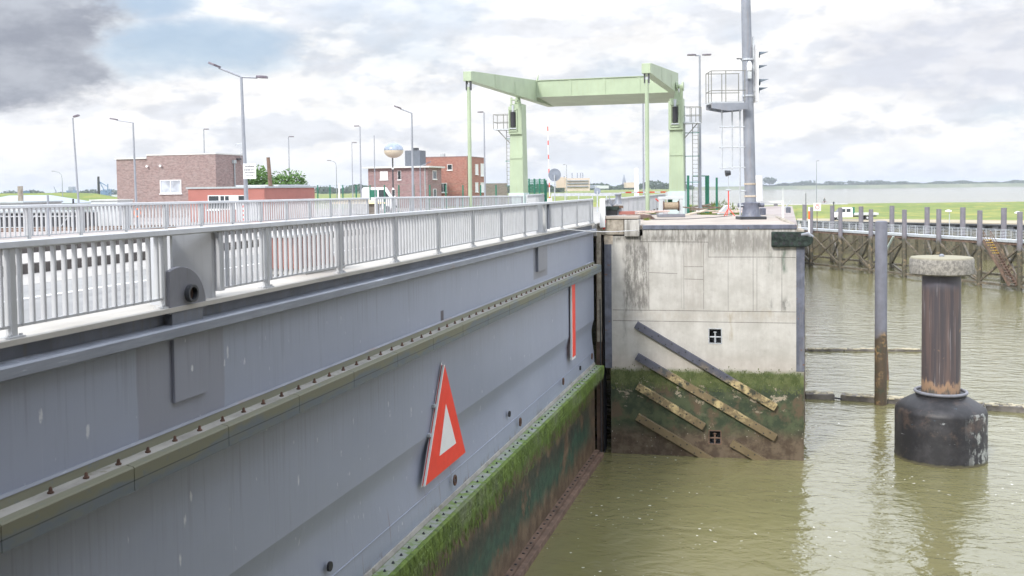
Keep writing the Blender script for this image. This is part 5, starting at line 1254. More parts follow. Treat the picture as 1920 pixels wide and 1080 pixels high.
# brick house with pale roof edge
C3 = onD(803, 140, 0); D3 = 140; zr_ = ztop(803, 314, D3)
b3_ = thing('brick_house', 'two storey purple brick house with a projecting pale flat roof', 'building', C3+Z1*zg)
def sidelen(C, px):            # along +Y until pixel column
    t_ = (px-960)/FP; u = C.dot(R0), C.dot(F0); return (t_*u[1]-u[0])/(gY.dot(R0)-t_*gY.dot(F0))
def frontlen(C, px):
    t_ = (px-960)/FP; u = C.dot(R0), C.dot(F0); return (t_*u[1]-u[0])/(gX.dot(R0)-t_*gX.dot(F0))
fl, sl_ = frontlen(C3, 692), sidelen(C3, 829)
MB().prism([C3+Z1*zg, C3+gX*fl+Z1*zg, C3+gX*fl+gY*sl_+Z1*zg, C3+gY*sl_+Z1*zg], Z1*(zr_-zg)).build('wall', 'brickpurple', b3_)
MB().prism([C3-gY*.6+X1*.5+Z1*zr_, C3+gX*(fl+.6)-gY*.6+Z1*zr_, C3+gX*(fl+.6)+gY*(sl_+.3)+Z1*zr_, C3+gY*(sl_+.3)+X1*.5+Z1*zr_], Z1*.22).build('roof_slab', 'roofpale', b3_)
winpx(b3_, 713, 321, 727, 337, C3, gX, -gY, bars=1, glass='curtain'); winpx(b3_, 746, 320, 752, 337, C3, gX, -gY, bars=1); winpx(b3_, 722, 357, 728, 366, C3, gX, -gY, bars=1); winpx(b3_, 735, 355, 741, 368, C3, gX, -gY, bars=1)
winpx(b3_, 811, 320, 818, 336, C3, gY, X1, bars=1); winpx(b3_, 812, 354, 818, 370, C3, gY, X1, bars=1)
for px in (788, 797): c_ = planehit(px, 320, C3, -gY); MB().tube([Vector((c_.x, c_.y-.08, zr_)), Vector((c_.x, c_.y-.08, zg))], .07, 6).build('downpipe', 'roofgrey', b3_)
c_ = C3+gX*frontlen(C3, 762)+gY*4; MB().ob(c_+Z1*(zr_+1.35), X1*1.15, gY*1.2, Z1*1.2).build('roof_shed', 'shed', b3_)
MB().ob(c_+Z1*(zr_+2.75), X1*.4, gY*.4, Z1*.2).build('roof_vent', 'darkmetal', b3_)
# red brick block behind
C4 = onD(877, 150, 0); zr_ = ztop(877, 294, 150)
b4_ = thing('brick_block', 'tall plain red brick block behind the purple brick house', 'building', C4+Z1*zg)
fl, sl_ = frontlen(C4, 787), sidelen(C4, 911)
MB().prism([C4+Z1*zg, C4+gX*fl+Z1*zg, C4+gX*fl+gY*sl_+Z1*zg, C4+gY*sl_+Z1*zg], Z1*(zr_-zg)).build('wall', 'brickred', b4_)
MB().prism([C4-gY*.05+X1*.05+Z1*zr_, C4+gX*fl-gY*.05+Z1*zr_, C4+gX*fl+gY*(sl_)+Z1*zr_, C4+gY*(sl_)+X1*.05+Z1*zr_], Z1*.12).build('roof_edge', 'brickpurple', b4_)
c_ = C4+gX*frontlen(C4, 820)+gY*3; MB().ob(c_+Z1*(zr_+.35), X1*.3, gY*.3, Z1*.3).build('roof_vent', 'roofgrey', b4_)
winpx(b4_, 839, 308, 848, 319, C4, gX, -gY, bars=1); winpx(b4_, 824, 343, 838, 361, C4, gX, -gY, bars=2)
winpx(b4_, 891, 308, 896, 327, C4, gY, X1, bars=1, glass='curtain'); winpx(b4_, 901, 307, 908, 330, C4, gY, X1, bars=1, glass='curtain')
winpx(b4_, 891, 342, 896, 360, C4, gY, X1, bars=1, glass='curtain'); winpx(b4_, 901, 342, 907, 360, C4, gY, X1, bars=1, glass='curtain')
# long low block wall right of it
a, b = onD(911, 150, 0), onD(952, 150, 0); mb = MB(); mb.bar(a+Z1*12.0, b+Z1*12.0, .4, 3.6); tag(mb.build('garden_wall', 'brickgrey', None, a+Z1*zg), 'grey block wall between the red brick block and the left green column', 'wall')
# pale hut, cabinet, grey hall at left
C5 = onD(221, 78, 0); hut = thing('pale_hut', 'pale metal hut with a thin white roof behind the far railing', 'hut', C5+Z1*zg)
zr_ = ztop(221, 376, 78); fl = frontlen(C5, 172); sl_ = sidelen(C5, 250)
MB().prism([C5+Z1*zg, C5+gX*fl+Z1*zg, C5+gX*fl+gY*sl_+Z1*zg, C5+gY*sl_+Z1*zg], Z1*(zr_-zg)).build('wall', 'hut', hut)
MB().prism([C5-gY*.1+X1*.08+Z1*zr_, C5+gX*(fl+.12)-gY*.1+Z1*zr_, C5+gX*(fl+.12)+gY*sl_+Z1*zr_, C5+gY*sl_+X1*.08+Z1*zr_], Z1*.09).build('roof', 'roofpale', hut)
c_ = onD(466, 48.5, 0); cb_ = thing('control_cabinet', 'grey control cabinet with a red and white edge behind the far railing', 'cabinet', c_+Z1*(ZD+.3))
MB().ob(c_+Z1*(ZD+.78), R0*.47, F0*.25, Z1*.48).build('body', 'boxgrey', cb_, bevel=.02); mb = MB()
MB().ob(c_+Z1*(ZD+.70)-R0*.20-F0*.262, R0*.05, F0*.008, Z1*.42).build('warning_strip', 'signwhite', cb_)
for i in range(4): mb.ob(c_+Z1*(ZD+.36+i*.21)-R0*.20-F0*.274, R0*.05, F0*.003, Z1*.05)
mb.build('warning_stripe', 'redbright', cb_)
C6 = onD(85, 112, 0); hall = thing('grey_hall', 'grey roofed hall with hipped roof at the far left', 'hall', C6+Z1*zg)
ze, zt6 = ztop(60, 383, 108), ztop(40, 366.5, 112); fl = 11.; dp = 8
MB().prism([C6+Z1*zg, C6+gX*fl+Z1*zg, C6+gX*fl+gY*dp+Z1*zg, C6+gY*dp+Z1*zg], Z1*(ze-zg)).build('wall', 'hut', hall)
e = [C6-gY*.4+X1*.4+Z1*ze, C6+gX*(fl+.4)-gY*.4+Z1*ze, C6+gX*(fl+.4)+gY*(dp+.4)+Z1*ze, C6+gY*(dp+.4)+X1*.4+Z1*ze]
r_ = [C6+gX*2.6+gY*dp/2+Z1*zt6, C6+gX*(fl-2.6)+gY*dp/2+Z1*zt6]
MB().add(e+r_, [(0, 1, 5, 4), (1, 2, 5), (2, 3, 4, 5), (3, 0, 4), (3, 2, 1, 0)]).build('roof', 'hutgrey', hall)
C7 = onD(44, 90, 0); an = thing('flat_annex', 'small flat roofed annex in front of the grey hall', 'hut', C7+Z1*zg); zr_ = ztop(30, 381, 90)
MB().prism([C7+Z1*zg, C7+gX*7+Z1*zg, C7+gX*7+gY*5+Z1*zg, C7+gY*5+Z1*zg], Z1*(zr_-zg)).build('wall', 'hut', an)
MB().prism([C7-gY*.2+X1*.2+Z1*zr_, C7+gX*7.2-gY*.2+Z1*zr_, C7+gX*7.2+gY*5+Z1*zr_, C7+gY*5+X1*.2+Z1*zr_], Z1*.14).build('roof', 'roofgrey', an)
# dark openings with a pale truss behind the far railing at left
A_, B_ = onD(-200, 80, 0), onD(171, 76, 0); tr = thing('truss_gangway', 'long low dark shed front with pale truss bars behind the far railing at the left', 'gangway', A_+Z1*zg)
MB().bar(A_+Z1*11.05, B_+Z1*11.05, 1.6, 1.1).build('body', 'darkmetal', tr); mb = MB(); Lg = (B_-A_).length; dg = (B_-A_)/Lg; ng = Vector((dg.y, -dg.x, 0)); ng = ng if ng.dot(F0) < 0 else -ng
for z_ in (10.5, 11.35, 11.62): mb.bar(A_+ng*.9+Z1*z_, B_+ng*.9+Z1*z_, .07, .09)
for i in range(int(Lg/1.0)): mb.bar(A_+ng*.88+dg*(i*1.0)+Z1*10.5, A_+ng*.88+dg*(i*1.0+(1.0 if i % 3 == 1 else 0))+Z1*11.62, .06, .06)
mb.build('truss_bars', 'galv', tr)
MB().bar(A_+ng*.2+Z1*11.7, B_+ng*.2+Z1*11.7, 1.9, .12).build('roof', 'roofgrey', tr)
# brown rails across the yard
for dd, lab in ((68.5, 'nearer brown crane rail across the paved yard at the left'), (73, 'farther brown crane rail across the paved yard at the left')):
    a, b = onD(-150, dd, 10.49), onD(330, dd+4, 10.49); tag(MB().bar(a, b, .35, .12).build('yard_rail', 'rustbrown', None, a), lab, 'rail', 'brown rails in the yard')
# parked cars / van with rounded shapes
def van(px, D, zb, w_, h_, lab, col_='white'):
    o = spot(px, D, zb); t = thing('parked_van', lab, 'van', o); hw = w_/2
    pr_ = [(-hw, .3), (-hw, h_*.9), (-hw+.15, h_), (hw-1.2, h_), (hw-.45, h_*.58), (hw, h_*.5), (hw, .3)]
    MB().prism([o+R0*x_+Z1*z_-F0*.95 for x_, z_ in pr_], F0*1.9).build('body', col_, t, bevel=.05)
    MB().prism([o+R0*x_+Z1*z_-F0*.965 for x_, z_ in ((hw-1.9, h_*.6), (hw-1.9, h_*.9), (hw-1.25, h_*.9), (hw-.65, h_*.6))], F0*.02).build('window', 'glass', t)
    MB().prism([o+R0*x_+Z1*z_-F0*.965 for x_, z_ in ((hw-3.0, h_*.6), (hw-3.0, h_*.9), (hw-2.1, h_*.9), (hw-2.1, h_*.6))], F0*.02).build('window', 'greenfence', t)
    for x_ in (-hw+.8, hw-.9): MB().tube([o+R0*x_+Z1*.34-F0*.98, o+R0*x_+Z1*.34-F0*.75], .34, 16).build('wheel', 'black', t)
van(712, 118, 10.43, 3.9, 2.9, 'white van with green trim parked before the purple brick house')
# skip with sand
c_ = onD(692, 59, 0); sk = thing('sand_skip', 'grey green skip heaped with yellow sand in the railing gap', 'skip', c_+Z1*ZD)
MB().prism([c_-R0*.55-F0*.6+Z1*(ZD+.02), c_+R0*.45-F0*.6+Z1*(ZD+.02), c_+R0*.62-F0*.6+Z1*(ZD+.9), c_-R0*.8-F0*.6+Z1*(ZD+.9)], F0*1.6).build('body', 'woodpale' if False else 'brickgrey', sk, bevel=.02)
mb = MB(); mb.lathe(c_+Z1*(ZD+.9)+F0*.2-R0*.7, [(2.0, 0), (1.6, .1), (1.0, .18), (.3, .30), (.05, .32)], 20, 1, .45); mb.build('sand_heap', 'sand', sk)
# mirrored ball on a pole
D_B = 97; b = spot(738, D_B, 10.43); c_ = at(738, 282, D_B); bl = thing('mirrored_ball', 'shiny ball with blue top and cream bowl on a dark tripod pole', 'balloon lamp', b)
MB().tube([b+Z1*1.2, Vector((b.x, b.y, c_.z-.7))], .07, 10).build('pole', 'darkmetal', bl)
pr_ = [(.95*math.cos(a_), .74*math.sin(a_)) for a_ in [-math.pi/2+.12+i*(math.pi/2-.12)/9 for i in range(10)]]; bl1 = MB().lathe(c_, pr_, 32).build('ball_bowl', 'ballcream', bl)
pr_ = [(.95*math.cos(a_), .012+.74*math.sin(a_)) for a_ in [i*(math.pi/2-.08)/9 for i in range(10)]]; MB().lathe(c_, pr_, 32).build('ball_top', 'ballblue', bl)
for a_ in (0, 2.1, 4.2): MB().tube([b+Z1*1.8, b+R0*.6*math.cos(a_)+F0*.6*math.sin(a_)], .04, 6).build('leg', 'darkmetal', bl)
MB().tube([b+Z1*2.6, b+Z1*2.8], .11, 8).build('clamp', 'white', bl); MB().tube([b+Z1*4.6, b+Z1*4.75], .11, 8).build('clamp', 'white', bl)
# green fences
def fence(pxs, D0, D1, zb, pyt, lab, mesh=False, rad=.08):
    A_, B_ = onD(pxs[0], D0, zb), onD(pxs[-1], D1, zb); d_ = (B_-A_).normalized(); t = thing('mesh_fence', lab, 'fence', A_)
    P_ = [online(px, Vector((A_.x, A_.y, 0)), Vector((d_.x, d_.y, 0)))+Z1*zb for px in pxs]
    for i, c_ in enumerate(P_):
        Dc = c_.dot(F0); MB().tube([c_, Vector((c_.x, c_.y, ztop(pxs[i], pyt, Dc)))], rad, 6).build('post', 'greenfence', t)
    mb = MB(); z1_ = ztop(pxs[0], pyt, P_[0].dot(F0))-.1
    n = 5 if not mesh else 12
    for k in range(n): z_ = zb+.1+(z1_-zb-.1)*k/(n-1); mb.bar(Vector((A_.x, A_.y, z_)), Vector((B_.x, B_.y, z_)), .012 if not mesh else .03, .012 if not mesh else .03)
    if mesh:
        nn_ = int((B_-A_).length/.12)
        for k in range(nn_): c_ = A_.lerp(B_, k/nn_); mb.bar(c_, Vector((c_.x, c_.y, z1_)), .03, .03)
    mb.build('fence_mesh', 'greenfence', t)
fence([597, 620, 644, 669, 695, 722, 749, 777, 807, 837, 869, 902, 931], 112, 100, 10.43, 347, 'long green wire fence with slim posts in front of the brick houses')
fence([993, 1003, 1013, 1022], 86, 84, 11.0, 335, 'dense dark green mesh fence right of the left green column', True)
pole(1023.5, 80, 11.0, 338, .13, 'greenfence', 'thick green post at the end of the dense mesh fence', 'green_post', 'post')
q = onD(1308, 80, ZP); t = thing('green_gate', 'dark green frame gate right of the right green column', 'gate', q)
def gp(px, py, D=80): return at(px, py, D)
for px in (1290.5, 1327): a = spot(px, 80, ZP-.3); MB().tube([a, Vector((a.x, a.y, ztop(px, 329, 80)))], .13 if px > 1300 else .10, 8).build('post', 'greenfence', t)
mb = MB(); a, b = spot(1299, 80, ZP-.3), spot(1323, 80, ZP-.3); zt = ztop(1310, 330, 80); mb.bar(Vector((a.x, a.y, zt)), Vector((b.x, b.y, zt)), .08, .08); mb.bar(a, Vector((a.x, a.y, zt)), .07, .07); mb.bar(b, Vector((b.x, b.y, zt)), .07, .07); mb.build('frame', 'greenfence', t)
mb = MB()
for k in range(9): c_ = a.lerp(b, k/8); mb.bar(c_, Vector((c_.x, c_.y, zt-1.2)), .02, .02)
mb.build('grille', 'galv', t)
pole(1344, 84, ZP-.5, 333, .11, 'greenfence', 'single green post between the frame gate and the signal mast', 'green_post', 'post')
# barriers
b = spot(1031, 93, 11.0); t = thing('raised_barrier', 'raised red and white road barrier boom standing upright', 'barrier', b)
MB().ob(b+Z1*.5, R0*.22, F0*.22, Z1*.55).build('housing', 'white', t, bevel=.03)
zt = ztop(1028, 237, 93); tp = Vector((b.x, b.y, zt))-R0*.12; bm = b+Z1*.8; n = 16
for i in range(n): MB().bar(bm.lerp(tp, i/n), bm.lerp(tp, (i+1)/n-.002), .14, .07).build('boom_section', 'redbright' if i % 3 == 0 else 'white', t)
a, b = onD(1163, 92, ztop(1163, 361, 92)), onD(1250, 92, ztop(1250, 360, 92)); t = thing('lowered_barrier', 'lowered red and white barrier boom behind the bridge railing', 'barrier', a)
for i in range(8): MB().bar(a.lerp(b, i/8), a.lerp(b, (i+1)/8-.003), .12, .12).build('boom_section', 'redbright' if i % 2 else 'white', t)
MB().bar(b+R0*.02, b+R0*.3-Z1*2.2, .2, .2).build('support', 'white', t)
# round mirrors seen from behind
def disc(px, py, D, r_, zb, lab):
    c_ = at(px, py, D); b = spot(px, D, zb); t = thing('traffic_mirror', lab, 'traffic mirror', b, 'round traffic mirrors seen from behind')
    MB().tube([c_, c_+F0*.06], r_, 24).build('disc', 'fargrey', t); MB().tube([Vector((b.x, b.y, zb))+F0*-.08, c_-F0*.08], .05, 8).build('pole', 'galv', t)
disc(1040, 328, 88, .30*88/47, 11, 'round grey mirror on a pole right of the raised barrier'); disc(1120, 358, 70, .24, 11.0, 'small round grey mirror just above the railing near the bridge post')
# guard rail of the road beyond
a, b = onD(1035, 100, 12.35), onD(1165, 96, 12.35); t = thing('guard_rail', 'long galvanised guard rail beyond the bridge railing', 'guard rail', a)
MB().bar(a, b, .05, .30).build('rail', 'galv', t)
for i in range(6): c_ = a.lerp(b, i/5); MB().bar(Vector((c_.x, c_.y, 11)), c_, .08, .08).build('post', 'galv', t)
# ------------------------------------------------------------------ clutter on the pier
q = onZ(1258, 407, ZP); t = thing('rope_winch', 'pale grey winch portal holding a drum of brown rope on a dark tray', 'winch', q)
def wpq(x_, y_, z_): return q+R0*x_+F0*y_+Z1*z_
MB().ob(wpq(0, .0, .10), R0*.80, F0*.45, Z1*.09).build('tray', 'pile', t, bevel=.02)
for x_, s_ in ((-.62, .13), (.60, .10)): MB().ob(wpq(x_, 0, .62), R0*s_, F0*.14, Z1*.46).build('side_frame', 'hut', t, bevel=.015)
MB().ob(wpq(-.0, 0, 1.16), R0*.76, F0*.16, Z1*.085).build('top_beam', 'hut', t, bevel=.015)
MB().tube([wpq(-.44, 0, .68), wpq(.42, 0, .68)], .23, 20).build('rope_drum', 'rope', t)
for x_ in (-.47, .45): MB().tube([wpq(x_-.02, 0, .68), wpq(x_+.02, 0, .68)], .31, 20).build('drum_flange', 'rust', t)
MB().tube([wpq(-.78, -.1, .98), wpq(-.95, -.25, 1.12)], .04, 8).build('crank', 'redbright', t)
MB().ob(wpq(0.0, .28, .9), R0*.13, F0*.08, Z1*.2).build('motor', 'greenfence', t)
def wps(x_, y_, z_): return q+R0*x_*.85+F0*y_*.85+Z1*z_*.85
q = spot(1149, 49.75, wp(1150, 405.5)[1]+.005); t = thing('old_capstan', 'dismantled machine with grey tilted plates, rusty plate and black foot by the railing', 'machine', q)
MB().ob(wps(-.15, 0, .17), R0*.32, F0*.35, Z1*.13).build('foot', 'black', t, bevel=.02)
MB().ob(wps(-.1, 0, .42), R0*.36, F0*.38, Z1*.10).build('body', 'steelgreen', t, bevel=.03)
MB().ob(wps(.30, 0, .50), R0*.24, F0*.26, Z1*.06).build('rusty_plate', 'rustbrown', t, bevel=.01)
MB().lathe(wps(.32, 0, .0), [(.20, .57), (.15, .75), (.13, .95), (.19, 1.05), (.05, 1.08)], 18).build('cone', 'mast', t)
MB().lathe(wps(.30, 0, .0), [(.22, .02), (.18, .42)], 14).build('stand', 'mast', t)
for i in range(4):
    a = wps(-.05+.0*i, -.15+.1*i, .5); b = wps(-.42+i*.2, -.1+.1*i, 1.08-.1*i+.15*(i == 1)); MB().bar(a, b, .17, .025).build('tilted_plate', 'mast', t)
MB().ob(wps(.8, .1, .14), R0*.4, F0*.3, Z1*.08).build('red_tray', 'redclad', t)
random.seed(21)
lbl = ['short pale plank lying left of the winch', 'upturned pale board leaning against others left of the winch', 'long weathered plank in the pile right of the winch', 'dark plank crossing the pile right of the winch', 'flat board under the pile at the foot of the right green column',
       'plank sticking out toward the signal mast', 'short brown offcut beside the tripod', 'thin pale plank at the back of the pile', 'grey board lying flat behind the winch', 'broad board on top of the pile before the lamp pole', 'reddish board at the front of the pile', 'narrow plank between winch and right hanger rod']
spotsx = [(1190, 397), (1205, 396), (1318, 398), (1340, 396), (1296, 399), (1352, 399), (1376, 403), (1326, 394), (1240, 396), (1310, 395), (1303, 403), (1222, 399)]
for k, ((px, py), lb) in enumerate(zip(spotsx, lbl)):
    c_ = (spot(px, 57, ZP)+Z1*(.30+.05*(k % 4)) if px < 1230 else onZ(px, py, ZP)+Z1*(.14+.05*(k % 5))); a_ = random.uniform(-.5, .5); L_ = random.uniform(.7, 1.4); d_ = (R0*math.cos(a_)+F0*math.sin(a_)+Z1*random.uniform(-.12, .22)).normalized()
    tag(MB().bar(c_-d_*L_, c_+d_*L_, random.uniform(.2, .5), random.uniform(.05, .11)).build('plank', ['woodpale', 'tarp', 'wood', 'timberwet', 'wood'][k % 5], None, c_, bevel=.008), lb, 'plank', 'loose planks and boards on the pier')
c_ = spot(1200, 57.5, ZP); tag(MB().prism([c_-R0*1.0, c_+R0*.9, c_+R0*.6+Z1*.26, c_-R0*.5+Z1*.34], F0*.8).build('rubble_heap', 'tarp', None, c_, bevel=.03), 'low pale rubble heap under the boards left of the winch', 'rubble')
c_ = onZ(1360, 402, ZP); tag(MB().prism([c_-R0*.45, c_+R0*.3, c_+R0*.34+Z1*.62, c_+R0*.05+Z1*.58, c_-R0*.35+Z1*.15], F0*.6).build('concrete_lump', 'boxgrey', None, c_, bevel=.03), 'grey wedge shaped concrete lump behind the red tripod', 'concrete block')
for (px, py, lb) in ((1176, 403, 'small clump of dry weeds left of the winch'), (1213, 413, 'yellowish weed tuft near the front coping'), (1224, 401, 'weed tuft beside the winch frame')):
    c_ = onZ(px, py, ZP); mb = MB()
    for i in range(60):
        a_ = random.uniform(0, 6.28); r_ = random.uniform(0, .22); b_ = c_+Vector((math.cos(a_)*r_, math.sin(a_)*r_, 0)); tpp = b_+Vector((random.uniform(-.1, .1), random.uniform(-.1, .1), random.uniform(.06, .2)))
        mb.add([b_-R0*.012, b_+R0*.012, tpp], [(0, 1, 2)])
    tag(mb.build('weed_tuft', 'grass', None, c_), lb, 'weeds')
# loose cable on the pier top
mb = MB(); pts = [onZ(px, py, ZP)+Z1*.02 for px, py in ((1160, 411), (1235, 412), (1290, 411), (1340, 408), (1372, 405))]; mb.tube(pts, .018, 6); tag(mb.build('cable', 'darkmetal', None, pts[0]), 'thin dark cable trailing across the pier top', 'cable')
# white posts with a cross rail behind the mast
b = onZ(1468, 408, ZP); t = thing('white_barrier', 'white post with a long white cross rail and slanted stay behind the signal mast', 'barrier', b)
MB().bar(b, b+Z1*.95, .12, .12).build('post', 'white', t); MB().bar(b+Z1*.92-R0*1.6, b+Z1*.92, .06, .10).build('cross_rail', 'white', t)
MB().bar(b+R0*.25+Z1*.35+F0*1, b+R0*.75+Z1*.95+F0*1, .06, .06).build('stay', 'galv', t)
b = onZ(1478, 399, ZP); tag(MB().lathe(b, [(.16, 0), (.16, .35), (.1, .4)], 14).build('bollard', 'steelblue', None, b), 'small grey bollard stump right of the white post', 'bollard')
b = onZ(1430, 403, ZP); tag(MB().lathe(b, [(.20, 0), (.20, .42), (.1, .46)], 14).build('bollard', 'steelblue', None, b), 'small grey bollard stump hidden partly behind the mast foot', 'bollard')
# slack rope from the gate to the pier corner
A_ = onX(1053, 429, cs(9.15)); B_ = W3(wp(1196, 431)[0], wp(1196, 431)[1], .25); mb = MB(); pts = [A_.lerp(B_, k/8)-Z1*(.10*math.sin(math.pi*k/8)) for k in range(9)]; mb.tube(pts, .017, 6)
tag(mb.build('guy_rope', 'white', None, A_), 'thin pale rope stretched from the gate deck to the pier corner', 'rope')
# red paint mark on the corner block is part of the block
u_, z_ = wp(1133, 420); mb = MB(); mb.prism([W3(u_-.1, z_+.22, .104), W3(u_+.1, z_+.22, .104), W3(u_+.05, z_-.25, .104), W3(u_-.06, z_-.25, .104)], WN*.003)
mb.build('paint_mark', 'redbright', pier)
# ------------------------------------------------------------------ trees and skyline
def tree(px, D, zb, w_, h_, lab, mat='leaf', n=900, trunk=.3, seed=1, ls=.28, dz_=0.):
    o = spot(px, D, zb); random.seed(seed); t = thing('broad_tree', lab, 'tree', o, 'trees on the horizon' if D > 500 else None)
    mb = MB(); mb.tube([o, o+Z1*h_*.45], [trunk, trunk*.6], 8)
    for k in range(4): a_ = k*1.6; mb.tube([o+Z1*h_*.4, o+Vector((math.cos(a_)*w_*.25, math.sin(a_)*w_*.25, h_*.7))], [trunk*.5, trunk*.2], 6)
    mb.build('trunk', 'bark', t); mb = MB()
    lobes = [(Vector((random.uniform(-.33, .33)*w_, random.uniform(-.3, .3)*w_, h_*random.uniform(.42, .78))), random.uniform(.16, .27)) for _ in range(11)]
    for i in range(n):
        c0, r_ = random.choice(lobes); v = Vector((random.gauss(0, 1), random.gauss(0, 1), random.gauss(0, 1))).normalized()*(random.uniform(.55, 1.05)**.6)
        c_ = o+c0+Vector((v.x*r_*w_, v.y*r_*w_, v.z*r_*h_)); s_ = ls*random.uniform(.6, 1.4)
        a1 = Vector((random.gauss(0, 1), random.gauss(0, 1), random.gauss(0, .6))).normalized(); a2 = a1.cross(Vector((random.gauss(0, 1), random.gauss(0, 1), random.gauss(0, 1))).normalized())
        mb.add([c_-a1*s_, c_+a2*s_*.6, c_+a1*s_, c_-a2*s_*.6], [(0, 1, 2, 3)])
    mb.build('crown', mat, t)
tree(472, 118, 10.43, 4.4, 6.2, 'small green tree left of the lamp, half hidden behind the red flat building', n=1500, seed=3, ls=.20)
tree(519, 112, 10.43, 6.6, 5.2, 'broad green tree showing over the roof of the red flat building', n=2200, seed=4, ls=.20)
tree(1443, 2860, 9.5, 42, 24, 'largest tree at the left end of the far dike', 'leaffar', 700, 1.2, 5, 2.6)
for k, (px, w_, h_, lb) in enumerate(((1512, 50, 15, 'clump tree on the far dike right of the thin shore lamp'), (1565, 60, 13, 'low wide tree on the far dike above the truck'), (1640, 50, 14, 'low tree on the far dike above the tall tube pile'), (1470, 30, 9, 'bushy tree beside the largest far tree'),
                                       (1690, 40, 9, 'small tree on the far dike near the middle of its right half'), (1495, 40, 11, 'small tree between the two far clumps'), (1600, 46, 12, 'far tree between the truck and the tall pile'))):
    tree(px, 2870, 9.0, w_, h_, lb, 'leaffar', 420, .9, 30+k, 2.2)
def belt(px0, px1, D, zb, hlo, hhi, mat, name, lab_kind, seed, dpx=3., ls=2.2, per=26):
    random.seed(seed); mb = MB(); px = px0; ph = random.uniform(0, 6)
    while px < px1:
        h_ = hlo+(hhi-hlo)*(.5+.3*math.sin(px*.045+ph)+.2*math.sin(px*.13+ph*2))*random.uniform(.8, 1.15); o = onD(px, D+random.uniform(-10, 40), zb); wd = dpx*D/FP*1.3
        for i in range(per):
            c_ = o+R0*random.uniform(-wd, wd)+F0*random.uniform(-4, 4)+Z1*h_*random.random()**.8
            s_ = ls*random.uniform(.6, 1.3); a1 = Vector((random.gauss(0, 1), random.gauss(0, .6), random.gauss(0, .6))).normalized(); a2 = a1.cross(Vector((random.gauss(0, .4), 1, random.gauss(0, .5))).normalized())
            mb.add([c_-a1*s_, c_+a2*s_*.7, c_+a1*s_, c_-a2*s_*.7], [(0, 1, 2, 3)])
        px += dpx
    o = struct(mb.build(name, mat), 'stuff'); return o
belt(1425, 1960, 2890, 8.5, 2.0, 10, 'leaffar', 'far_woods', 0, 11, 3., 2.4, 34)
belt(1100, 1300, 1450, 8.2, 4, 13, 'leaffar', 'dike_woods', 0, 12, 3., 2.0, 30)
belt(596, 700, 1250, 8.2, 5, 13, 'leaffar', 'field_woods', 0, 13, 3., 2.0, 30)
belt(905, 1060, 900, 8.2, 4, 9, 'leaffar', 'hedge_woods', 0, 14, 3., 1.4, 30)
belt(-80, 245, 1500, 8.2, 3, 10, 'leaffar', 'harbour_woods', 0, 15, 3.5, 2.2, 24)
# factory
a = onD(1050, 700, 8.2); Df = 700
fc = thing('beige_factory', 'beige factory block with thin stacks on the horizon right of the barrier', 'factory', a)
def fbox(px0, px1, py0, py1, D, mat, name, par, dp=20):
    z1_, z0_ = ztop((px0+px1)/2, py0, D), ztop((px0+px1)/2, py1, D); c_ = onD((px0+px1)/2, D+dp/2, (z0_+z1_)/2); return MB().ob(c_, R0*((px1-px0)/2*D/FP), F0*dp/2, Z1*((z1_-z0_)/2)).build(name, mat, par)
fbox(1060, 1105, 334, 358, Df, 'roadpale' if False else 'beigebldg', 'main_block', fc); fbox(1044, 1062, 332, 352, Df+10, 'brickred' if False else 'beigebldg', 'side_block', fc)
for py in (338, 343, 349): fbox(1064, 1104, py, py+1.4, Df-1.2, 'fargrey', 'window_band', fc, 2)
for px in (1058, 1073, 1083, 1089, 1093): fbox(px, px+1.6, 324 if px > 1060 else 330, 334, Df+4, 'fargrey', 'stack', fc, 1.5)
a = onD(1115, 800, 8.2); sh = thing('purple_shed', 'long low purple grey shed right of the beige factory', 'shed', a); fbox(1090, 1125, 347, 353, 800, 'fargrey', 'wall', sh, 20)
a = onD(1128, 780, 8.2); sh = thing('white_shed', 'pale low shed with curved roof right of the purple grey shed', 'shed', a); fbox(1118, 1140, 348, 353.5, 780, 'hut', 'wall', sh, 20)
a = onD(1185, 900, 8.2); sh = thing('orange_block', 'pale orange block building below the church spire', 'building', a); fbox(1173, 1192, 342, 352, 900, 'beigebldg', 'wall', sh, 20)
a = onD(1170, 1500, 8.2); sp = thing('church', 'thin dark church spire above the horizon trees', 'church', a); tt = at(1170, 326, 1500)
MB().lathe(Vector((tt.x, tt.y, 0)), [(3.2, 8), (3.2, tt.z-14), (0.1, tt.z)], 8).build('spire', 'fargrey', sp); MB().ob(Vector((tt.x+8, tt.y, 12)), X1*9, Y1*5, Z1*5).build('nave', 'brickred', sp)
# left skyline
def sky_item(name, lab, cat, px, D, boxes):
    o = onD(px, D, 8.2); t = thing(name, lab, cat, o)
    for (x0, x1, y0, y1, mat, nm) in boxes: fbox(x0, x1, y0, y1, D, mat, nm, t, 12)
    return t
sky_item('silo_tower', 'blue grey silo tower on the left horizon', 'silo', 137, 1700, [(133, 141, 350, 368, 'fargrey', 'tower'), (129, 146, 357, 369, 'farblue', 'lower_block'), (126, 151, 363, 371, 'fargrey', 'base')])
sky_item('dark_tower', 'small dark square tower left on the horizon beside the stone chimney', 'tower', 50, 900, [(48, 52, 358, 371, 'farblue', 'tower')])
sky_item('storage_block', 'pale red block on the left horizon below the slim stack', 'building', 183, 1200, [(177, 191, 363, 373, 'beigebldg', 'wall')])
t = sky_item('blue_dome_hall', 'rounded dark blue hall on the left horizon', 'hall', 91, 1300, [(82, 100, 366, 371, 'farblue', 'wall')])
c_ = at(91, 366, 1300); MB().lathe(Vector((c_.x, c_.y, c_.z-.2)), [(6.3, 0), (5.6, 1.6), (3.5, 2.9), (.1, 3.3)], 20).build('roof', 'farblue', t)
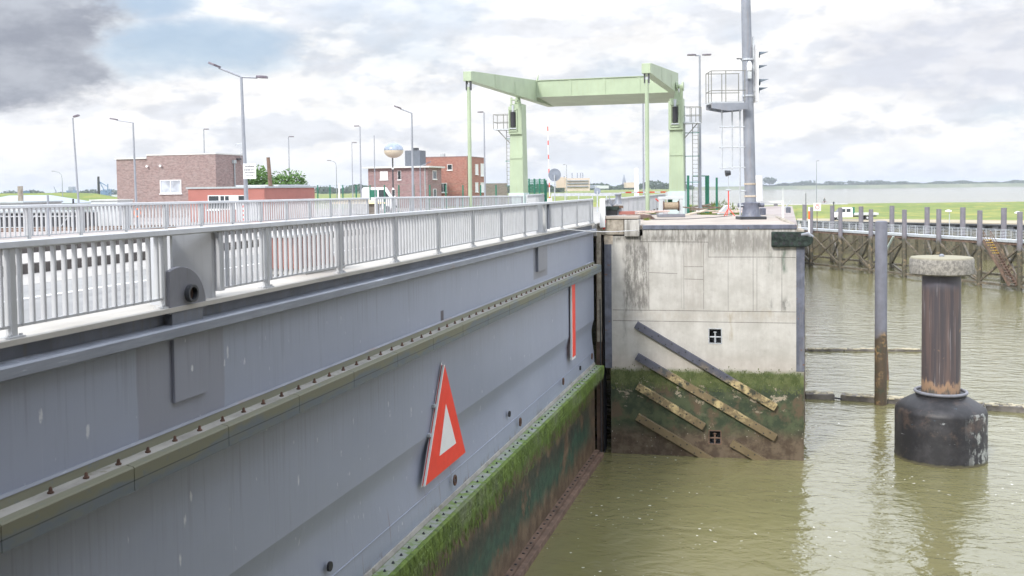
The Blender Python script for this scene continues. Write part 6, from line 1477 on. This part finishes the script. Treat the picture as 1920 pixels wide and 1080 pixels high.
t = sky_item('harbour_sheds', 'long row of dark harbour sheds along the left edge of the horizon', 'shed', 20, 1000, [(-60, 15, 366.5, 373, 'farblue', 'wall'), (52, 80, 366.5, 373, 'fargrey', 'wall')])
t = sky_item('low_sheds', 'low blue grey sheds between silo tower and slim stack', 'shed', 165, 1400, [(150, 158, 363, 371, 'farblue', 'wall'), (160, 176, 364, 371, 'fargrey', 'wall')])
def crane(px, D, lab, pts, w_):
    o = onD(px, D, 8.2); t = thing('harbour_crane', lab, 'crane', o, 'harbour cranes on the left horizon')
    for i, (a_, b_) in enumerate(pts): MB().bar(at(*a_, D), at(*b_, D), w_, w_).build('jib' if i == 0 else 'frame_bar', 'fargrey' if D > 1300 else 'farblue', t)
crane(104, 1500, 'thin harbour crane with jib up to the left of the silo tower', (((101, 350), (105, 362)), ((105, 362), (105, 371)), ((101, 350), (107, 362)), ((103, 362), (108, 362))), .7)
crane(200, 1100, 'blue harbour crane left of the brown brick building', (((187, 341), (195, 356)), ((194, 354), (194, 373)), ((202, 350), (202, 373)), ((208, 356), (208, 373)), ((193, 356), (211, 356)), ((193, 362), (213, 362)), ((202, 345), (202, 352)), ((196, 372), (208, 356)), ((187, 341), (202, 350))), .8)
sky_item('blue_machine_house', 'blue machine house below the crane at the left horizon', 'building', 200, 1120, [(194, 203, 357, 366, 'farblue', 'wall'), (212, 238, 365, 372, 'hut', 'low_wall')])
# right details: cyclist on the shore road
o = spot(1545, 287, 7.36)
def skinned(name, mat, par, pts, edges, rad, o_):
    me = bpy.data.meshes.new(name); me.from_pydata([Vector(q_)-Vector(par['o']) for q_ in pts], edges, []); ob = bpy.data.objects.new(name, me); COL.objects.link(ob); ob.parent = par; me.materials.append(M[mat])
    md = ob.modifiers.new('skin', 'SKIN'); sv = me.skin_vertices[0].data if me.skin_vertices else None
    if sv is None: return ob
    for i, r_ in enumerate(rad): sv[i].radius = (r_, r_)
    sv[0].use_root = True; s2_ = ob.modifiers.new('sub', 'SUBSURF'); s2_.levels = 1; s2_.render_levels = 1; return ob
pz = thing('person', 'distant person in dark clothing riding a bicycle on the shore road', 'person', o)
f_ = (R0*.9-F0*.44).normalized(); l_ = Vector((-f_.y, f_.x, 0))
def pq(x_, y_, z_): return o+f_*x_+l_*y_+Z1*z_
me_pts = [pq(-.1, 0, 1.0), pq(-.02, 0, 1.25), pq(.12, 0, 1.48), pq(.16, 0, 1.58), pq(.2, 0, 1.72), pq(.08, .18, 1.45), pq(.3, .2, 1.2), pq(.5, .2, 1.1), pq(.08, -.18, 1.45), pq(.3, -.2, 1.2), pq(.5, -.2, 1.1),
          pq(-.08, .1, .95), pq(.3, .1, .85), pq(.12, .1, .42), pq(.26, .1, .36), pq(-.08, -.1, .95), pq(.22, -.1, .68), pq(-.02, -.1, .22), pq(.12, -.1, .16)]
me_ed = [(0, 1), (1, 2), (2, 3), (3, 4), (2, 5), (5, 6), (6, 7), (2, 8), (8, 9), (9, 10), (0, 11), (11, 12), (12, 13), (13, 14), (0, 15), (15, 16), (16, 17), (17, 18)]
rad = [.15, .14, .15, .06, .10, .07, .05, .035, .07, .05, .035, .10, .08, .055, .04, .10, .08, .055, .04]
me = bpy.data.meshes.new('body'); me.from_pydata([q_-o for q_ in me_pts], me_ed, []); ob = bpy.data.objects.new('body', me); COL.objects.link(ob); ob.parent = pz; me.materials.append(M['cloth'])
ob.modifiers.new('skin', 'SKIN')
sv = me.skin_vertices[0].data
for i, r_ in enumerate(rad): sv[i].radius = (r_, r_)
sv[0].use_root = True; s2_ = ob.modifiers.new('sub', 'SUBSURF'); s2_.levels = 1; s2_.render_levels = 1
MB().lathe(pq(.2, 0, 1.66), [(.03, -.12), (.085, -.05), (.10, .03), (.07, .11), (.02, .14)], 12).build('head', 'skin', pz)
bk = thing('bicycle', 'bicycle under the distant rider on the shore road', 'bicycle', o)
for x_ in (-.5, .55):
    MB().tube([pq(x_+.34*math.cos(a_), 0, .35+.34*math.sin(a_)) for a_ in [i*math.pi/8 for i in range(17)]], .022, 6, False).build('wheel', 'black', bk)
mb = MB()
for (a_, b_) in (((-.5, 0, .35), (.05, 0, .32)), ((.05, 0, .32), (-.12, 0, .88)), ((-.12, 0, .8), (.42, 0, .86)), ((.05, 0, .32), (.42, 0, .8)), ((.42, 0, 1.05), (.55, 0, .35)), ((-.5, 0, .35), (-.12, 0, .78))): mb.tube([pq(*a_), pq(*b_)], .02, 6)
mb.build('frame', 'clothred', bk); MB().ob(pq(-.13, 0, .92), f_*.12, l_*.07, Z1*.03).build('saddle', 'black', bk); MB().tube([pq(.45, .26, 1.06), pq(.45, -.26, 1.06)], .018, 6).build('handlebar', 'darkmetal', bk)
pole(1511, 270, 6.8, 362, .10, 'darkmetal', 'short dark stake on the shore left of the thin lamp post', 'shore_stake', 'stake')
pole(1468, 262, 6.8, 352, .07, 'white', 'thin white pole on the grass behind the pier', 'white_pole', 'pole')
q = spot(1418, 120, 9.0); tag(MB().tube([q, q+Z1*5.2], [.8, .75], 16).build('white_tank', 'white', None, q), 'tall white rounded tank just right of the mast', 'tank')
q = spot(1563, 176, 6.0); t = thing('quay_lamp', 'slim dark lamp post in front of the white truck', 'lamp', q); MB().tube([q, q+Z1*3.6], .07, 8).build('pole', 'darkmetal', t); MB().lathe(q+Z1*3.6, [(.08, 0), (.2, .1), (.1, .35)], 10).build('lamp_head', 'darkmetal', t)
# low bushes and reeds by the right column
random.seed(9)
for (px, D, w_, lb) in ((1352, 88, 1.8, 'yellow green bush between the green posts'), (1330, 92, 1.2, 'low bush behind the green frame gate'), (1285, 95, 1.0, 'small bush right of the right green column')):
    o = spot(px, D, H(px, D)); t = thing('wild_bush', lb, 'bush', o); mb = MB()
    for i in range(700):
        a_ = random.uniform(0, 6.28); r_ = w_*random.random()**.5; c_ = o+Vector((math.cos(a_)*r_, math.sin(a_)*r_, random.random()*1.5*(1-(r_/w_)**2*.7))); s_ = random.uniform(.05, .14)
        mb.add([c_-R0*s_*.4, c_+R0*s_*.4, c_+Vector((random.uniform(-.1, .1), 0, s_*2.5))], [(0, 1, 2)])
    mb.build('foliage', 'grass', t)
# ------------------------------------------------------------------ haze
if True:
    mb = MB(); c_ = F0*6000
    mb.prism([Vector((-14000, -3000, -6.0)), Vector((14000, -3000, -6.0)), Vector((14000, 14000, -6.0)), Vector((-14000, 14000, -6.0))], Z1*42)
    hz = bpy.data.materials.new('haze air'); hz.use_nodes = True; g = G(hz.node_tree); g.N.clear()
    pv = g.n('ShaderNodeVolumePrincipled'); pv.inputs['Density'].default_value = .00015; pv.inputs['Color'].default_value = (.86, .91, 1, 1); pv.inputs['Anisotropy'].default_value = .2
    o_ = g.n('ShaderNodeOutputMaterial'); g.L.new(pv.outputs[0], o_.inputs[1])
    M['haze'] = hz; struct(mb.build('haze', 'haze'), 'stuff')
for o in list(bpy.data.objects):
    if 'o' in o: del o['o']
